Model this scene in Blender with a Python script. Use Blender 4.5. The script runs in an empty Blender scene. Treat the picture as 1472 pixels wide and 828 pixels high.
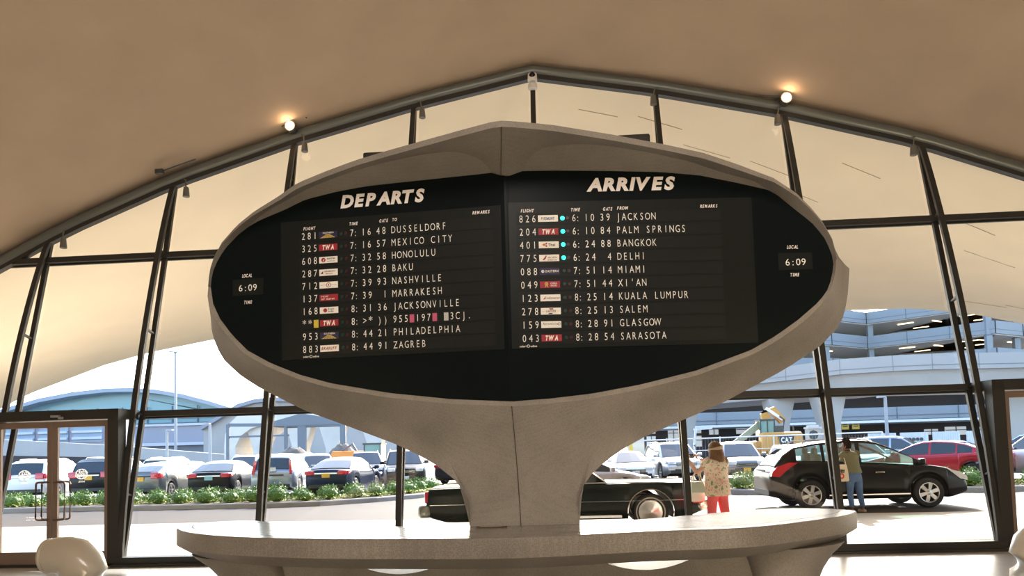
import bpy, bmesh, math, random
from mathutils import Vector, Matrix
PI = math.pi
scn = bpy.context.scene
COL = scn.collection
R = math.radians
rnd = random.Random(7)

# ------------------------------------------------------------------ camera
YAW, PITCH, ROLL, FPX, W, H = R(4.0), R(3.5), R(1.6), 1100.0, 1472.0, 828.0
fwd = Vector((-math.sin(YAW)*math.cos(PITCH), math.cos(YAW)*math.cos(PITCH), math.sin(PITCH)))
r0 = Vector((math.cos(YAW), math.sin(YAW), 0)); u0 = r0.cross(fwd)
rr = r0*math.cos(ROLL) - u0*math.sin(ROLL); uu = u0*math.cos(ROLL) + r0*math.sin(ROLL)
cd = bpy.data.cameras.new('camera'); cam = bpy.data.objects.new('camera', cd); COL.objects.link(cam)
cam.matrix_world = Matrix(((rr.x, uu.x, -fwd.x, 0.54), (rr.y, uu.y, -fwd.y, 0.0), (rr.z, uu.z, -fwd.z, 1.65), (0, 0, 0, 1)))
cd.sensor_fit = 'HORIZONTAL'; cd.sensor_width = 36.0; cd.lens = 36.0*FPX/W
cd.shift_y = (650 - FPX*math.tan(PITCH) - H/2)/W       # rising front of the lens
cd.clip_start = 0.05; cd.clip_end = 2000
scn.camera = cam

# ------------------------------------------------------------------ sky, sun, exposure
vs = scn.view_settings
vs.view_transform = 'Standard'; vs.look = 'None'; vs.gamma = 1.0; vs.use_curve_mapping = False
vs.exposure = 0.64
try:
    scn.cycles.use_denoising = True
    scn.cycles.max_bounces = 10; scn.cycles.diffuse_bounces = 6; scn.cycles.transparent_max_bounces = 24
    scn.cycles.sample_clamp_indirect = 6.0; scn.cycles.caustics_reflective = False; scn.cycles.caustics_refractive = False
except Exception:
    pass
SUN_DIR = Vector((0.75, 3.2, 1.70)).normalized()
world = bpy.data.worlds.new('sky'); scn.world = world; world.use_nodes = True
nt = world.node_tree; bg = nt.nodes['Background']
sky = nt.nodes.new('ShaderNodeTexSky'); sky.sky_type = 'NISHITA'; sky.sun_disc = False
sky.sun_elevation = math.asin(SUN_DIR.z); sky.sun_rotation = math.atan2(SUN_DIR.x, SUN_DIR.y)
sky.air_density = 1.0; sky.dust_density = 2.0; sky.ozone_density = 1.5
nt.links.new(sky.outputs[0], bg.inputs[0]); bg.inputs[1].default_value = 0.6
sd = bpy.data.lights.new('sun', 'SUN'); sd.energy = 12.0; sd.angle = R(0.6); sd.color = (1.0, 0.93, 0.82)
so = bpy.data.objects.new('sun', sd); COL.objects.link(so)
so.rotation_euler = SUN_DIR.to_track_quat('Z', 'Y').to_euler(); so.location = (6, 30, 30)
# added fill lights out of view, warm for the vault, paler for the board
def area(name, loc, size, power, color, target):
    d = bpy.data.lights.new(name, 'AREA'); d.shape = 'DISK'; d.size = size; d.energy = power; d.color = color
    o = bpy.data.objects.new(name, d); COL.objects.link(o); o.location = loc
    o.rotation_euler = (Vector(target) - Vector(loc)).to_track_quat('-Z', 'Y').to_euler()
    return o
area('fill_uplight', (-5.0, 1.0, 1.2), 2.0, 95, (1.0, 0.78, 0.52), (-3, 8, 9))
area('fill_uplight', (6.0, 1.0, 1.2), 2.0, 190, (1.0, 0.78, 0.52), (4, 8, 9))
area('fill_downlight', (0.5, -2.5, 7.5), 2.5, 190, (1.0, 0.92, 0.84), (0, 7, 2.2))

# ------------------------------------------------------------------ materials
MAT = {}
def mat(name, color, rough=0.5, metal=0.0, spec=0.5, emit=None, estr=0.0, noise=None, bump=None, coat=0.0):
    if name in MAT: return MAT[name]
    m = bpy.data.materials.new(name); m.use_nodes = True; MAT[name] = m
    n = m.node_tree; b = n.nodes['Principled BSDF']
    b.inputs['Base Color'].default_value = (*color, 1); b.inputs['Roughness'].default_value = rough
    b.inputs['Metallic'].default_value = metal; b.inputs['Specular IOR Level'].default_value = spec
    if coat: b.inputs['Coat Weight'].default_value = coat; b.inputs['Coat Roughness'].default_value = 0.04
    if emit: b.inputs['Emission Color'].default_value = (*emit, 1); b.inputs['Emission Strength'].default_value = estr
    if noise:
        sc, amt = noise
        tc = n.nodes.new('ShaderNodeTexCoord'); t = n.nodes.new('ShaderNodeTexNoise')
        t.inputs['Scale'].default_value = sc; t.inputs['Detail'].default_value = 6
        n.links.new(tc.outputs['Object'], t.inputs['Vector'])
        r_ = n.nodes.new('ShaderNodeMapRange'); r_.inputs[1].default_value = 0.3; r_.inputs[2].default_value = 0.7
        r_.inputs[3].default_value = 1 - amt; r_.inputs[4].default_value = 1 + amt
        n.links.new(t.outputs[0], r_.inputs[0])
        mx = n.nodes.new('ShaderNodeVectorMath'); mx.operation = 'SCALE'; mx.inputs[0].default_value = color
        n.links.new(r_.outputs[0], mx.inputs['Scale']); n.links.new(mx.outputs[0], b.inputs['Base Color'])
    if bump:
        sc, st = bump
        tc = n.nodes.new('ShaderNodeTexCoord'); t = n.nodes.new('ShaderNodeTexNoise'); t.inputs['Scale'].default_value = sc
        t.inputs['Detail'].default_value = 4
        n.links.new(tc.outputs['Object'], t.inputs['Vector'])
        bp = n.nodes.new('ShaderNodeBump'); bp.inputs['Strength'].default_value = st; bp.inputs['Distance'].default_value = 0.02
        n.links.new(t.outputs[0], bp.inputs['Height']); n.links.new(bp.outputs[0], b.inputs['Normal'])
    return m
def pane_mat(name, tint, gloss=0.06, rough=0.0, gcol=(1, 1, 1)):
    if name in MAT: return MAT[name]
    m = bpy.data.materials.new(name); m.use_nodes = True; MAT[name] = m
    n = m.node_tree; n.nodes.clear()
    o = n.nodes.new('ShaderNodeOutputMaterial'); mx = n.nodes.new('ShaderNodeMixShader')
    a = n.nodes.new('ShaderNodeBsdfTransparent'); g = n.nodes.new('ShaderNodeBsdfGlossy')
    a.inputs[0].default_value = (*tint, 1); g.inputs['Roughness'].default_value = rough; g.inputs[0].default_value = (*gcol, 1)
    mx.inputs[0].default_value = gloss
    n.links.new(a.outputs[0], mx.inputs[1]); n.links.new(g.outputs[0], mx.inputs[2]); n.links.new(mx.outputs[0], o.inputs[0])
    return m
def tile_mat(name, color, joint, scale, rough, bumpst=0.3, spec=0.5, noise=0.12):
    """small round mosaic tiles in darker joints"""
    if name in MAT: return MAT[name]
    m = mat(name, color, rough, 0, spec); n = m.node_tree; b = n.nodes['Principled BSDF']
    tc = n.nodes.new('ShaderNodeTexCoord'); v = n.nodes.new('ShaderNodeTexVoronoi'); v.inputs['Scale'].default_value = scale
    v.inputs['Randomness'].default_value = 0.6
    n.links.new(tc.outputs['Object'], v.inputs['Vector'])
    r_ = n.nodes.new('ShaderNodeMapRange'); r_.inputs[1].default_value = 0.38; r_.inputs[2].default_value = 0.6
    n.links.new(v.outputs['Distance'], r_.inputs[0])
    nz = n.nodes.new('ShaderNodeTexNoise'); nz.inputs['Scale'].default_value = 2.2; nz.inputs['Detail'].default_value = 5
    n.links.new(tc.outputs['Object'], nz.inputs['Vector'])
    r2 = n.nodes.new('ShaderNodeMapRange'); r2.inputs[3].default_value = 1 - noise; r2.inputs[4].default_value = 1 + noise
    r2.inputs[1].default_value = 0.3; r2.inputs[2].default_value = 0.7
    n.links.new(nz.outputs[0], r2.inputs[0])
    mx = n.nodes.new('ShaderNodeMix'); mx.data_type = 'RGBA'
    mx.inputs[6].default_value = (*color, 1); mx.inputs[7].default_value = (*joint, 1)
    n.links.new(r_.outputs[0], mx.inputs[0])
    sc = n.nodes.new('ShaderNodeVectorMath'); sc.operation = 'SCALE'
    n.links.new(mx.outputs[2], sc.inputs[0]); n.links.new(r2.outputs[0], sc.inputs['Scale'])
    n.links.new(sc.outputs[0], b.inputs['Base Color'])
    bp = n.nodes.new('ShaderNodeBump'); bp.inputs['Strength'].default_value = bumpst; bp.inputs['Distance'].default_value = 0.004
    bp.invert = True
    n.links.new(r_.outputs[0], bp.inputs['Height']); n.links.new(bp.outputs[0], b.inputs['Normal'])
    return m

# ------------------------------------------------------------------ mesh helpers
class MB:
    """collects shapes, then links them as ONE mesh object"""
    def __init__(s): s.v = []; s.f = []; s.m = []
    def add(s, vs_, fs, mi=0):
        o = len(s.v); s.v += [tuple(p) for p in vs_]
        for f in fs: s.f.append([o + i for i in f]); s.m.append(mi)
        return s
    def box(s, c, d, mi=0, rot=None, taper=1.0):
        x, y, z = d[0]/2, d[1]/2, d[2]/2
        vs_ = [Vector((sx*x*(taper if sz > 0 else 1), sy*y*(taper if sz > 0 else 1), sz*z)) for sz in (-1, 1) for sx, sy in ((-1, -1), (1, -1), (1, 1), (-1, 1))]
        if rot is not None:
            M = rot if isinstance(rot, Matrix) else Matrix.Rotation(rot, 3, 'Z')
            vs_ = [M @ p for p in vs_]
        return s.add([Vector(c) + p for p in vs_], [(3, 2, 1, 0), (4, 5, 6, 7), (0, 1, 5, 4), (1, 2, 6, 5), (2, 3, 7, 6), (3, 0, 4, 7)], mi)
    def rbox(s, c, d, b=0.1, mi=0, rot=None):
        """box with its upright corners and its top edges rounded off"""
        x, y, z = d[0]/2, d[1]/2, d[2]/2; rings = []
        for zz, ins in ((-z, b*.5), (-z + b*.6, 0), (z - b*.8, 0), (z - b*.25, b*.3), (z, b)):
            rg = []
            for cx, cy, a0 in ((1, 1, 0), (-1, 1, 90), (-1, -1, 180), (1, -1, 270)):
                for k in (0, 30, 60, 90):
                    a = R(a0 + k); rg.append(Vector((cx*(x - b) + (b - ins)*math.cos(a), cy*(y - b) + (b - ins)*math.sin(a), zz)))
            rings.append(rg)
        if rot is not None:
            M = rot if isinstance(rot, Matrix) else Matrix.Rotation(rot, 3, 'Z')
            rings = [[M @ p for p in r_] for r_ in rings]
        return s.loft([[Vector(c) + p for p in r_] for r_ in rings], mi=mi)
    def loft(s, rings, close=True, cap=True, mi=0):
        n = len(rings[0]); vs_ = [p for r_ in rings for p in r_]; fs = []
        for i in range(len(rings) - 1):
            for j in range(n if close else n - 1):
                k = (j + 1) % n; fs.append((i*n + j, i*n + k, (i + 1)*n + k, (i + 1)*n + j))
        if cap and close:
            fs.append(tuple(range(n))[::-1]); fs.append(tuple((len(rings) - 1)*n + j for j in range(n)))
        return s.add(vs_, fs, mi)
    def tube(s, pts, rad, n=8, mi=0, flat=None):
        pts = [Vector(p) for p in pts]; rings = []
        for i, p in enumerate(pts):
            t = (pts[min(i + 1, len(pts) - 1)] - pts[max(i - 1, 0)]).normalized()
            a = t.cross(Vector((0, 0, 1)))
            if a.length < 1e-3: a = Vector((1, 0, 0))
            a.normalize(); b = t.cross(a).normalized()
            r_ = rad[i] if isinstance(rad, (list, tuple)) else rad
            rings.append([p + a*(r_*math.cos(2*PI*k/n + PI/n)) + b*(r_*math.sin(2*PI*k/n + PI/n)) for k in range(n)])
        return s.loft(rings, mi=mi)
    def bar(s, p0, p1, w, h, mi=0, up=(0, 0, 1)):
        """straight bar, w across, h along up"""
        p0, p1 = Vector(p0), Vector(p1); t = (p1 - p0).normalized(); a = t.cross(Vector(up)).normalized(); b = a.cross(t).normalized()
        return s.loft([[p + a*(sx*w/2) + b*(sy*h/2) for sx, sy in ((-1, -1), (1, -1), (1, 1), (-1, 1))] for p in (p0, p1)], mi=mi)
    def lathe(s, prof, c=(0, 0, 0), n=20, axis='Z', mi=0, cap=True):
        rings = []
        for r_, h in prof:
            rg = []
            for k in range(n):
                a = 2*PI*k/n; x, y = r_*math.cos(a), r_*math.sin(a)
                rg.append(Vector(c) + Vector({'Z': (x, y, h), 'Y': (x, h, y), 'X': (h, x, y)}[axis]))
            rings.append(rg)
        return s.loft(rings, mi=mi, cap=cap)
    def ball(s, c, r3, n=12, m=8, mi=0, rot=None):
        rings = []
        for i in range(1, m):
            a = PI*i/m
            rg = [Vector((r3[0]*math.sin(a)*math.cos(2*PI*k/n), r3[1]*math.sin(a)*math.sin(2*PI*k/n), -r3[2]*math.cos(a))) for k in range(n)]
            if rot is not None: rg = [rot @ p for p in rg]
            rings.append([Vector(c) + p for p in rg])
        return s.loft(rings, mi=mi)
    def prism(s, poly, y0, y1, mi=0, axis='Y'):
        """outline (a, b) pushed along an axis; axis Y: (x, z) outline, Z: (x, y), X: (y, z)"""
        def P(a, b, d): return {'Y': (a, d, b), 'Z': (a, b, d), 'X': (d, a, b)}[axis]
        return s.loft([[Vector(P(a, b, y0)) for a, b in poly], [Vector(P(a, b, y1)) for a, b in poly]], mi=mi)
    def build(s, name, mats, parent=None, smooth=False, loc=None, ang=35):
        me = bpy.data.meshes.new(name); me.from_pydata(s.v, [], s.f)
        if not isinstance(mats, (list, tuple)): mats = [mats]
        for m in mats: me.materials.append(m)
        me.polygons.foreach_set('material_index', s.m)
        bm = bmesh.new(); bm.from_mesh(me); bmesh.ops.recalc_face_normals(bm, faces=bm.faces); bm.to_mesh(me); bm.free()
        if smooth:
            me.polygons.foreach_set('use_smooth', [True]*len(me.polygons))
            try: me.set_sharp_from_angle(angle=R(ang))
            except Exception: pass
        me.update()
        o = bpy.data.objects.new(name, me); COL.objects.link(o)
        if parent is not None: o.parent = parent
        if loc: o.location = loc
        return o
def tag(o, label=None, cat=None, group=None, kind=None):
    if label: o['label'] = label
    if cat: o['category'] = cat
    if group: o['group'] = group
    if kind: o['kind'] = kind
    return o
def empty(name, loc=(0, 0, 0), rz=0.0):
    o = bpy.data.objects.new(name, None); COL.objects.link(o); o.location = loc; o.rotation_euler = (0, 0, rz); o.empty_display_size = 0.2
    return o
def dup(o, parent=None):
    c = o.copy(); COL.objects.link(c)
    if parent is not None: c.parent = parent
    for ch in list(o.children): dup(ch, c)
    return c
def lerp(a, b, t): return a + (b - a)*t
def interp(tab, x):
    if x <= tab[0][0]: return tab[0][1]
    for (a, va), (b, vb) in zip(tab, tab[1:]):
        if x <= b: return va + (vb - va)*(x - a)/(b - a)
    return tab[-1][1]
def resample(pts, n):
    pts = [Vector(p) for p in pts]; L = [0.0]
    for a, b in zip(pts, pts[1:]): L.append(L[-1] + (b - a).length)
    out = []; j = 0
    for k in range(n):
        d = L[-1]*k/(n - 1)
        while j < len(L) - 2 and L[j + 1] < d: j += 1
        t = (d - L[j])/max(1e-9, L[j + 1] - L[j]); out.append(pts[j].lerp(pts[j + 1], min(1, max(0, t))))
    return out

# lettering: glyph outlines of Blender's own built-in face
GL = {}
def glyph(ch, shear=0.0, bold=0.0):
    k = (ch, shear, bold)
    if k not in GL:
        cu = bpy.data.curves.new('g', 'FONT'); cu.body = ch; cu.size = 1.0; cu.shear = shear; cu.offset = bold; cu.resolution_u = 3
        cu.extrude = 0.0
        o = bpy.data.objects.new('g', cu); COL.objects.link(o)
        me = o.to_mesh()
        vs_ = [(v.co.x, v.co.y) for v in me.vertices]; fs = [tuple(p.vertices) for p in me.polygons]
        o.to_mesh_clear(); bpy.data.objects.remove(o); bpy.data.curves.remove(cu)
        xs = [p[0] for p in vs_] or [0, 0.3]
        GL[k] = (vs_, fs, min(xs), max(xs))
    return GL[k]
def text(mb, s, org, ux, uz, size, mi=0, shear=0.0, bold=0.0, pitch=None, width=None, align='L', xs=1.0, gap=0.09):
    """writes s from org along ux; pitch = fixed cell width (glyph centred in its cell); width = fit the run to this width"""
    org, ux, uz = Vector(org), Vector(ux), Vector(uz); items = []; x = 0.0
    for ch in s:
        if ch == ' ':
            x += pitch if pitch else 0.32*size*xs; continue
        vs_, fs, a, b = glyph(ch, shear, bold)
        if pitch:
            items.append((vs_, fs, x + pitch/2 - (a + b)/2*size*xs)); x += pitch
        else:
            items.append((vs_, fs, x - a*size*xs)); x += (b - a)*size*xs + gap*size*xs
    tot = x if pitch else x - gap*size*xs
    k = 1.0
    if width: k = width/max(tot, 1e-6)
    sh = {'L': 0, 'C': -tot*k/2, 'R': -tot*k}[align]
    for vs_, fs, ox in items:
        mb.add([org + ux*((px*size*xs + ox)*k + sh) + uz*(py*size) for px, py in vs_], fs, mi)
    return mb
def skin(verts, edges, radii, sub=2):
    """one continuous tapering body surface grown over a skeleton"""
    me = bpy.data.meshes.new('sk'); me.from_pydata([tuple(v) for v in verts], edges, [])
    bm = bmesh.new(); bm.from_mesh(me); bm.verts.layers.skin.verify(); bm.to_mesh(me); bm.free()
    for i, r_ in enumerate(radii):
        sv = me.skin_vertices[0].data[i]
        sv.radius = (r_, r_) if not isinstance(r_, tuple) else r_
        sv.use_root = (i == 0)
    o = bpy.data.objects.new('sk', me); COL.objects.link(o)
    o.modifiers.new('s', 'SKIN'); m = o.modifiers.new('u', 'SUBSURF'); m.levels = sub; m.render_levels = sub
    dg = bpy.context.evaluated_depsgraph_get(); dg.update()
    ev = o.evaluated_get(dg); e = ev.to_mesh()
    vs_ = [tuple(v.co) for v in e.vertices]; fs = [tuple(p.vertices) for p in e.polygons]
    ev.to_mesh_clear(); bpy.data.objects.remove(o); bpy.data.meshes.remove(me)
    return vs_, fs
# ------------------------------------------------------------------ common materials
plaster_lit = mat('canopy_plaster_lit', (0.93, 0.86, 0.72), 0.85, spec=0.2, noise=(0.9, 0.03), bump=(60, 0.06))  # same plaster as the vault, whitened to carry the brighter outdoor light
plaster_shaded = mat('vault_plaster_shaded', (0.46, 0.368, 0.28), 0.85, spec=0.2, noise=(0.9, 0.05), bump=(60, 0.10))  # same plaster, darkened in colour for the dimmer light of the hall
steel = mat('painted_steel', (0.040, 0.040, 0.037), 0.45, 0.0, spec=0.35)
beamm = mat('beam_steel', (0.17, 0.19, 0.18), 0.32, 0.2)
bronze = mat('door_bronze', (0.30, 0.23, 0.19), 0.32, 0.35)
blackm = mat('black_rubber', (0.012, 0.012, 0.013), 0.6)
chrome = mat('chrome', (0.75, 0.75, 0.74), 0.12, 1.0)
whitep = mat('white_paint', (0.80, 0.80, 0.79), 0.4)
glassw = pane_mat('window_glass', (0.975, 0.985, 0.985), 0.012)

# ------------------------------------------------------------------ vault, canopy, window wall
AX = 0.12
ZH = [(0, 9.0), (2.25, 8.50), (4.5, 7.88), (6.8, 7.10), (8.75, 6.22), (10, 5.50), (14, 3.2), (20, 1.6)]
def zhead(x): return interp(ZH, abs(x - AX))
def gy(z): return 12.0 + 0.25*z                       # the glass leans outward
ZE = [(-22, 2.0), (-19.5, 2.9), (-18.1, 3.55), (-17.15, 4.0), (-14.5, 4.88), (-13, 5.23), (-11, 5.55), (-9.5, 5.75), (-7.5, 6.1), (-5, 6.6), (-2, 7.0), (0, 7.1), (2, 6.95), (4.5, 6.5), (6.5, 6.0), (8, 5.75), (9, 5.71), (11.2, 5.70), (11.6, 5.65), (13, 5.44), (14.4, 5.10), (16, 4.6), (20, 3.2)]  # middle of the edge, hidden by the board, shaped to shade the floor
def sheet(name, m, fn, us, vs_, thick):
    b = MB(); nu = len(us); top = [[Vector(fn(u, v)) for u in us] for v in vs_]
    vv = [p for r_ in top for p in r_] + [p + Vector((0, 0, thick)) for r_ in top for p in r_]; N = nu*len(vs_); fs = []
    for i in range(len(vs_) - 1):
        for j in range(nu - 1):
            a, c, d, e = i*nu + j, i*nu + j + 1, (i + 1)*nu + j + 1, (i + 1)*nu + j
            fs.append((a, c, d, e)); fs.append((N + a, N + e, N + d, N + c))
    rim = [j for j in range(nu)] + [i*nu + nu - 1 for i in range(1, len(vs_))] + [(len(vs_) - 1)*nu + j for j in range(nu - 2, -1, -1)] + [i*nu for i in range(len(vs_) - 2, 0, -1)]
    for a, c in zip(rim, rim[1:] + rim[:1]): fs.append((a, N + a, N + c, c))
    b.add(vv, fs); return b.build(name, m, smooth=True, ang=50)
us = [AX + x*0.5 for x in range(-28, 29)]
def ceil_fn(x, d):
    z0 = zhead(x); a = abs(x - AX)
    return (x, gy(z0) - d, z0 + 0.10*d + 0.03*min(a, 9)*min(d, 8)/8*1.5)
tag(sheet('ceiling', plaster_shaded, ceil_fn, us, [0, .3, .8, 1.5, 2.5, 4, 6, 8, 11, 14, 17], 0.25), kind='structure')
us2 = [x*0.5 for x in range(-42, 38)]
def can_fn(x, t):
    z0 = zhead(x); y0 = gy(z0) + 0.02; ze = interp(ZE, x)
    return (x, lerp(y0, 24.0, t), lerp(z0, ze, t) + 0.25*math.sin(PI*t)*0.6)
tag(sheet('canopy_roof', plaster_lit, can_fn, us2, [0, .05, .15, .3, .45, .6, .75, .9, 1.0], 0.35), kind='structure')
# scored lines left by the form boards on the soffit
b = MB()
for (x, t, l, k) in [(-3.2, .25, .9, .12), (-4.6, .35, .8, .1), (-5.4, .2, 1.0, .14), (-1.4, .2, .7, .1), (-6.3, .4, .7, .1), (1.0, .12, .8, -.05), (2.2, .12, .9, -.1), (3.2, .2, 1.0, -.1), (4.6, .22, .9, -.12), (5.4, .3, .9, -.14), (5.0, .42, .8, -.14), (6.2, .15, .8, -.12), (8.5, .25, 1.1, -.14), (9.6, .4, 1.2, -.14), (11.4, .82, 1.4, .05), (12.6, .78, 1.2, .05)]:
    p0, p1 = Vector(can_fn(x, t)), Vector(can_fn(x + l, t - k*.22)); d = Vector((0, 0, -0.006))
    b.bar(p0 + d, p1 + d, 0.012, 0.010)
tag(b.build('trim_1', mat('score_line', (0.50, 0.43, 0.35), 0.9)), kind='structure')

# head beam: a round steel tube on a dark bottom flange
b = MB(); hx = [AX - 14 + 0.5*i for i in range(57)]
def hp(x, dz, dy=0.0): z = zhead(x) + dz; return Vector((x, gy(z) + dy, z))
b.tube([hp(x, -0.12, -0.06) for x in hx], 0.115, 12)
b.loft([[hp(x, -0.30, .03), hp(x, -0.30, -.10), hp(x, -0.20, -.12), hp(x, -0.20, .05)] for x in hx], mi=1)
tag(b.build('trim_2', [beamm, steel], smooth=True, ang=60), kind='structure')
# mullions: a pair of steel flats, a bright gap between
MX = [AX + 2.265*i for i in range(-5, 6)]
gapm = mat('zinc_strip', (0.55, 0.55, 0.52), 0.3, 0.8)
for i, x in enumerate(MX):
    zt = zhead(x) - 0.2; b = MB(); up = (0, 0, 1)
    n = Vector((0, -1, 0.25)).normalized()
    # two chords, joined at head and foot and bowed apart between: one at the glass, one inside the hall
    def ch(t, d): z = zt*t; return Vector((x, gy(z), z)) + n*d
    def bow(t): return 0.05 + 0.27*max(0, math.sin(PI*min(1, max(0, t))))**0.7
    m_ = 24
    b.bar(ch(0, .02), ch(1, .02), 0.085, 0.06, up=n)
    b.bar(ch(0, -.02), ch(1, -.02), 0.05, 0.03, mi=1, up=n)
    b.loft([[ch(k/m_, bow(k/m_) + e) + Vector((w, 0, 0)) for w, e in ((-.045, -.03), (.045, -.03), (.045, .03), (-.045, .03))] for k in range(m_ + 1)])
    for z in (1.1, 2.45, 3.9, 5.42, 6.8):
        if z < zt - .3: t = z/zt; b.bar(ch(t, .03), ch(t, bow(t)), .05, .03, up=(0, 0, 1))
    tag(b.build('trim_%d' % (3 + i), [steel, gapm]), kind='structure')
# transoms and sill
b = MB()
for z, x0, x1 in ((5.42, -10.2, 10.2), (2.48, -6.7, 6.95)):
    b.bar((x0, gy(z) - .02, z), (x1, gy(z) - .02, z), 0.14, 0.10); b.bar((x0, gy(z) + .03, z - .06), (x1, gy(z) + .03, z - .06), 0.05, 0.05)
for x0, x1 in ((-6.75, 7.0),):
    b.box(((x0 + x1)/2, 12.0, 0.07), (x1 - x0, 0.24, 0.14)); b.box(((x0 + x1)/2, 11.88, 0.02), (x1 - x0, 0.2, 0.04))
tag(b.build('trim_14', steel), kind='structure')
# glass bay by bay
for i in range(len(MX) - 1):
    xa, xb = MX[i] + .09, MX[i + 1] - .09; b = MB()
    zl = 0.14 if -6.8 < xa and xb < 7.0 else 2.5
    pts = [(xa, zl), (xb, zl)] + [(lerp(xb, xa, k/6), zhead(lerp(xb, xa, k/6)) - .3) for k in range(7)]
    b.loft([[Vector((x, gy(z) + d, z)) for x, z in pts] for d in (0.0, 0.008)])
    tag(b.build('window_%d' % (i + 1), glassw), kind='structure')

# floor: pale terrazzo of small round tiles; outdoors
floorm = tile_mat('floor_tiles', (0.47, 0.47, 0.465), (0.38, 0.38, 0.375), 42, 0.28, 0.1, noise=0.05)
b = MB(); b.box((0, 3.5, -0.1), (29, 17.2, 0.2)); tag(b.build('floor', floorm), kind='structure')
for sx, nm in ((-1, 'wall_left'), (1, 'wall_right')):
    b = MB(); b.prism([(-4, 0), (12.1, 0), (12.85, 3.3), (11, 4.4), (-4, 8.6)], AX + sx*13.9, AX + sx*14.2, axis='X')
    tag(b.build(nm, plaster_shaded), kind='structure')

b = MB(); b.prism([(-14, 0), (14.2, 0), (14.2, 8.6), (8, 12), (0, 13), (-8, 12), (-14, 8.6)], -4.3, -4.0); tag(b.build('wall_back', plaster_shaded), kind='structure')  # unseen wall, added to keep sky light behind off the board
asphalt = mat('asphalt', (0.052, 0.043, 0.040), 0.8, spec=0.2, noise=(0.5, 0.10), bump=(40, .1))
walk = mat('pavement', (0.50, 0.44, 0.37), 0.9, noise=(0.35, 0.06))
lotm = mat('lot_asphalt', (0.20, 0.20, 0.20), 0.85, noise=(0.4, 0.12))
curbm = mat('curb_concrete', (0.36, 0.34, 0.32), 0.8, noise=(2, 0.1))
soil = mat('planting_soil', (0.16, 0.12, 0.07), 0.95, noise=(5, 0.25))
b = MB(); b.box((0, 100, -0.06), (400, 190, 0.08)); tag(b.build('ground', lotm), kind='structure')
b = MB(); b.box((0, 26.5, -0.012), (120, 16.6, 0.03)); tag(b.build('road', asphalt), kind='structure')
b = MB(); b.prism([(-60, 12.12), (60, 12.12), (60, 18.3), (20, 18.3), (10, 18.2), (-2, 19.2), (-9, 19.8), (-60, 19.6)], -0.02, 0.012, axis='Z')
tag(b.build('sidewalk', walk), kind='structure')
CURB = [(-40, 25.6), (-19.55, 25.9), (-15.6, 25.8), (-11.3, 25.45), (-9.6, 25.4), (-7.9, 25.7), (-6.3, 27.2), (-5.0, 29.2), (-4.4, 32), (-4.3, 45)]
CURBR = [(5.2, 45), (5.3, 29.5), (5.9, 27.2), (6.8, 26.1), (9, 25.4), (12.6, 24.9), (15, 25.0), (40, 25.4)]
def inset(poly, d):
    out = []
    for i, p in enumerate(poly):
        a, c = Vector(poly[max(0, i - 1)]), Vector(poly[min(len(poly) - 1, i + 1)]); t = (c - a).normalized(); n = Vector((-t.y, t.x))
        out.append((p[0] + n.x*d, p[1] + n.y*d))
    return out
for nm, cv in (('curb', CURB), ('curb', CURBR)):
    inn = inset(cv, 0.2); b = MB()
    b.loft([[Vector((p[0], p[1], -.02)), Vector((p[0], p[1], .14)), Vector((lerp(p[0], q[0], .15), lerp(p[1], q[1], .15), .17)), Vector((q[0], q[1], .17)), Vector((q[0], q[1], -.02))] for p, q in zip(cv, inn)])
    tag(b.build(nm, curbm), kind='structure')
    bed = inset(cv, 2.3); b = MB()
    b.loft([[Vector((*p, .0)), Vector((*p, .16)), Vector((*q, .16)), Vector((*q, .0))] for p, q in zip(inn, bed)])
    tag(b.build('planting_bed', soil), kind='structure')
    far = [(p[0], 120) for p in bed] if nm == 'curb' else bed
    b = MB()
    b.loft([[Vector((*p, .0)), Vector((*p, .15)), Vector((*q, .15)), Vector((*q, .0))] for p, q in zip(bed, [(p[0]*1.0, 64) for p in bed])])
    tag(b.build('parking_lot', lotm), kind='structure')

# vestibules: portal frame standing in the glass, paired glass doors
def vestibule(sgn, x_in, n0):
    """x_in: the jamb face toward the middle of the hall; the box runs outward from it"""
    b = MB(); yf = 11.95
    xo = x_in + sgn*3.9
    b.box(((x_in + xo)/2, yf + .30, 2.46), (abs(xo - x_in), 0.60, 0.16))
    b.box((x_in + sgn*.09, yf + .11, 1.27), (0.18, 0.22, 2.54)); b.box((xo - sgn*.09, yf + .11, 1.27), (0.18, 0.22, 2.54))
    b.box(((x_in + xo)/2, yf + .15, 0.02), (abs(xo - x_in), 0.30, 0.04))
    b.box((x_in + sgn*1.05, yf - .03, 2.44), (0.14, 0.05, 0.035), 1); b.box((x_in + sgn*.96, yf - .03, 2.41), (0.06, 0.05, 0.04), 1)
    tag(b.build('trim_%d' % n0, [steel, mat('sensor_grey', (0.35, 0.36, 0.35), 0.4)]), kind='structure')
    b = MB(); b.box((x_in + sgn*.02, yf + .36, 1.25), (0.008, 0.5, 2.3)); tag(b.build('window_%d' % (n0), glassw), kind='structure')
    return yf, xo
def decal_mat():
    if 'white_decal' in MAT: return MAT['white_decal']
    m = bpy.data.materials.new('white_decal'); m.use_nodes = True; MAT['white_decal'] = m; n = m.node_tree; n.nodes.clear()
    o = n.nodes.new('ShaderNodeOutputMaterial'); mx = n.nodes.new('ShaderNodeMixShader'); a = n.nodes.new('ShaderNodeBsdfDiffuse'); g = n.nodes.new('ShaderNodeBsdfTranslucent')
    a.inputs[0].default_value = (.9, .9, .9, 1); g.inputs[0].default_value = (.95, .95, .95, 1); mx.inputs[0].default_value = .7      # thin frosted vinyl lets daylight through
    n.links.new(a.outputs[0], mx.inputs[1]); n.links.new(g.outputs[0], mx.inputs[2]); n.links.new(mx.outputs[0], o.inputs[0]); return m
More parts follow.
